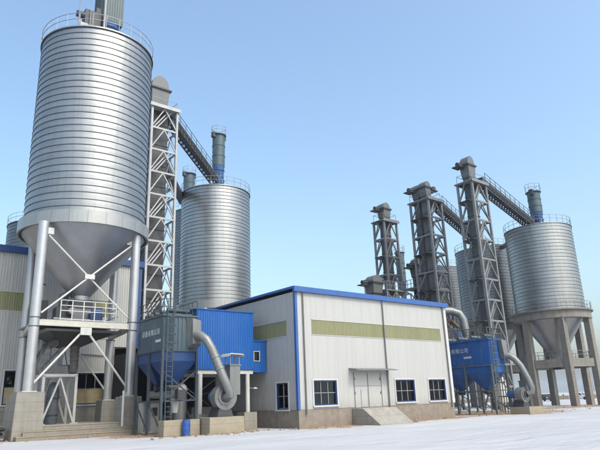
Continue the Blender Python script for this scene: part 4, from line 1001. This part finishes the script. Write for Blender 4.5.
build('body', MB().box(21.9, 23.6, 40.4, 42.0, .1, 1.7), DARKST, dk); build('receiver', MB().tube((24.4, 41.2, .1), (24.4, 41.2, 2.6), .5, n=16), DARKST, dk); build('pipe', MB().path([(23.0, 41.0, 1.7), (23.0, 41.0, 2.6), (24.4, 41.2, 2.9)], .08, 8), DARKST, dk)
lt = thing('dark_enclosure', (21, 46, 0), 'dark open-fronted enclosure added for shade behind the teal collector', 'shed')  # invented shelter; its shaded inside keeps the gap behind the collector black
build('roof', MB().prism([(45.4, 6.3), (53.5, 7.2), (53.5, 7.32), (45.4, 6.42)], 'x', 20.75, 27.2), DARKST, lt)
build('rear_wall', MB().box(20.8, 27.1, 53.2, 53.35, 0, 7.15), DARKST, lt); build('side_wall', MB().box(26.95, 27.1, 45.6, 53.19, 0, 6.35), DARKST, lt); build('side_wall', MB().box(20.8, 20.9, 48.2, 53.19, 0, 6.5), DARKST, lt)
for x in (20.9, 23.9, 26.9): member('post', (x, 45.5, 0), (x, 45.5, 6.3), .16, DARKST, lt)
member('eave_beam', (20.8, 45.5, 6.2), (27.1, 45.5, 6.2), .2, DARKST, lt)
ty = thing('tyre_stack', (9.2, 44.5, 0), 'black tyre-like pile left of the nearest silo pedestal', 'tyres')
for k in range(3):
    build('tyre', MB().lathe([(.62 + .28 * math.cos(a), .16 + .3 * k + .14 * math.sin(a)) for a in [2 * PI * i / 10 for i in range(10)]], 26, (9.0 + .12 * k, 44.6 - .1 * k), close=True), TYRE, ty)
rk = thing('pipe_rack', (54, 34, 0), 'cluster of thin grey pipes between blue collector and concrete columns', 'pipes')
for i, (x, y, h) in enumerate(((54.0, 34.4, 5.2), (54.5, 35.0, 4.4), (55.0, 35.6, 5.0), (55.6, 36.0, 3.8), (54.2, 36.4, 6.0), (56.2, 36.6, 4.6))): member('riser', (x, y, 0), (x, y, h), .12, TOWERG, rk, n=8)
for z in (1.6, 3.0, 4.2): member('header', (53.8, 34.2, z), (56.3, 36.7, z), .14, TOWERG, rk, n=8)
wt = thing('white_tank', (57.5, 37.6, 0), 'small white vessel on the ground right of the blue collector', 'tank')
build('body', MB().lathe([(0, .5), (.5, .7), (.75, 1.0), (.75, 3.2), (.5, 3.6), (0, 3.75)], 20, (57.6, 37.4)), WHITE, wt)
for a in range(3): member('leg', (57.6 + .6 * math.cos(a * 2.1), 37.4 + .6 * math.sin(a * 2.1), 0), (57.6 + .6 * math.cos(a * 2.1), 37.4 + .6 * math.sin(a * 2.1), 1.1), .1, GREYST, wt)
lp = thing('wall_lamp', (26.1, 38.0, 2.4), 'small white lamp on an arm beside the right shed pillar', 'lamp')
build('arm', MB().beam((25.6, 38.25, 2.95), (26.05, 38.2, 2.95), .05), GREYST, lp); build('shade', MB().lathe([(0, 3.02), (.1, 3.0), (.2, 2.9), (.18, 2.9), (0, 2.95)], 14, (26.15, 38.2)), WHITE, lp)

# ------------------------------------------------------------------ far right background
def car(c, rot, label, body):
    t = thing('parked_car', (c[0], c[1], 0), label, 'car', 'cars parked beyond the right silos')
    M_ = Matrix.Translation((c[0], c[1], 0)) @ Matrix.Rotation(rot, 4, 'Z')
    def tr(mb): mb.v = [tuple(M_ @ Vector(p)) for p in mb.v]; return mb
    prof = [(-2.2, .35), (-2.2, .8), (-2.0, .95), (-1.1, 1.02), (-.5, 1.5), (1.0, 1.52), (1.75, 1.05), (2.15, .95), (2.2, .35)]
    mb = MB().prism(prof, 'y', -.85, .85); build('body', tr(mb), body, t)
    build('windscreen', tr(MB().add([(-1.08, -.72, 1.04), (-1.08, .72, 1.04), (-.52, .66, 1.5), (-.52, -.66, 1.5), (-1.12, -.72, 1.03), (-1.12, .72, 1.03), (-.56, .66, 1.5), (-.56, -.66, 1.5)], [(0, 1, 2, 3), (7, 6, 5, 4), (0, 4, 5, 1), (1, 5, 6, 2), (2, 6, 7, 3), (3, 7, 4, 0)])), CARD, t)
    for sy in (-1, 1):
        build('side_window', tr(MB().prism([(-.85, 1.05), (-.42, 1.44), (.95, 1.45), (1.45, 1.08)], 'y', sy * .852, sy * .862)), CARD, t)
        build('headlight', tr(MB().box(-2.215, -2.2, sy * .62 - .15, sy * .62 + .15, .68, .82)), LETTER, t)
        for x in (-1.35, 1.35): build('wheel', tr(MB().tube((x, sy * .7, .33), (x, sy * .9, .33), .33, n=16)), TYRE, t)
    return t
car((136.8, 68.2), YAW + rad(55), 'white car parked beyond the rightmost silo columns', CARW)
car((131.5, 72.5), YAW + rad(20), 'dark car parked left of the white one beyond the columns', CARD)
car((128.0, 72.0), YAW + rad(20), 'second dark car half hidden behind a concrete column', CARD)
for i, (x, y, h) in enumerate(((132.9, 72.2, 6.6), (139.5, 70.5, 6.4), (165, 78, 7))):
    l = thing('street_lamp', (x, y, 0), ['leftmost far lamp post seen between the concrete columns', 'far lamp post seen right of the middle concrete column', 'farthest lamp post near the right picture edge'][i], 'lamp post', 'far lamp posts')
    build('pole', MB().tube((x, y, 0), (x, y, h), .1, .06, n=8), FARG, l); build('arm', MB().path([(x, y, h), (x + .5, y - .4, h + .2), (x + 1.3, y - 1.05, h + .25)], .05, 6), FARG, l)
    build('lantern', MB().box(x + 1.1, x + 1.6, y - 1.25, y - .85, h + .17, h + .3), FARG, l)
wl = thing('boundary_wall', (150, 80, 0), 'low brown boundary wall far behind the cars', 'wall')
p0, p1 = Vector((120, 105, 0)), Vector((185, 55, 0)); nseg = 18
for i in range(nseg):
    a = p0.lerp(p1, i / nseg); b = p0.lerp(p1, (i + .93) / nseg); build('wall_section', MB().beam(a + Vector((0, 0, .45)), b + Vector((0, 0, .45)), .25, .95), BRICKP, wl)
    build('pier', MB().box(b.x - .2, b.x + .2, b.y - .2, b.y + .2, 0, 1.25), CONCG, wl)

mb = MB(); EARTH = mat('earth_clods', (.24, .18, .13), .95, 0, .35, nscale=3)
for k in range(420):
    cx, cy, sx, sy = random.choice(((18.6, 40.6, 1.6, 2.4), (8.5, 44.5, 1.8, 2.0), (15, 42.3, 3.5, .3), (22.5, 34.8, 3.0, .5), (37, 33.4, 7, .8), (60, 36, 5, 3), (76, 36.5, 6, 3)))
    x, y = random.gauss(cx, sx), random.gauss(cy, sy); r_ = random.uniform(.03, .14)
    if 11 < x < 19.2 and y > 42.6: continue
    vs = []
    for i in range(3):
        for j in range(6):
            a = j * PI / 3 + random.uniform(-.3, .3); q = r_ * (1, .85, .3)[i] * random.uniform(.75, 1.2); vs.append((x + q * math.cos(a), y + q * math.sin(a), -.06 + r_ * (.2, .65, 1.05)[i]))
    mb.add(vs, [(i * 6 + j, i * 6 + (j + 1) % 6, i * 6 + 6 + (j + 1) % 6, i * 6 + 6 + j) for i in range(2) for j in range(6)] + [tuple(range(12, 18))])
tag(build('rubble', mb, EARTH, fix=False), 'loose brown earth clods and stones around the silo and hall bases', 'rubble', kind='stuff')

# ------------------------------------------------------------------ haze
hz = build('haze', MB().box(-6000, 6000, -6000, 6000, -4, 95), mat('haze_tmp', (1, 1, 1)))
hm = bpy.data.materials.new('haze_air'); hm.use_nodes = True
t = hm.node_tree; t.nodes.remove(t.nodes['Principled BSDF'])
pv = t.nodes.new('ShaderNodeVolumePrincipled'); pv.inputs['Color'].default_value = (.90, .94, 1, 1); pv.inputs['Density'].default_value = .00022; pv.inputs['Anisotropy'].default_value = .2
t.links.new(pv.outputs[0], t.nodes['Material Output'].inputs['Volume'])
hz.data.materials.clear(); hz.data.materials.append(hm); tag(hz, kind='stuff')
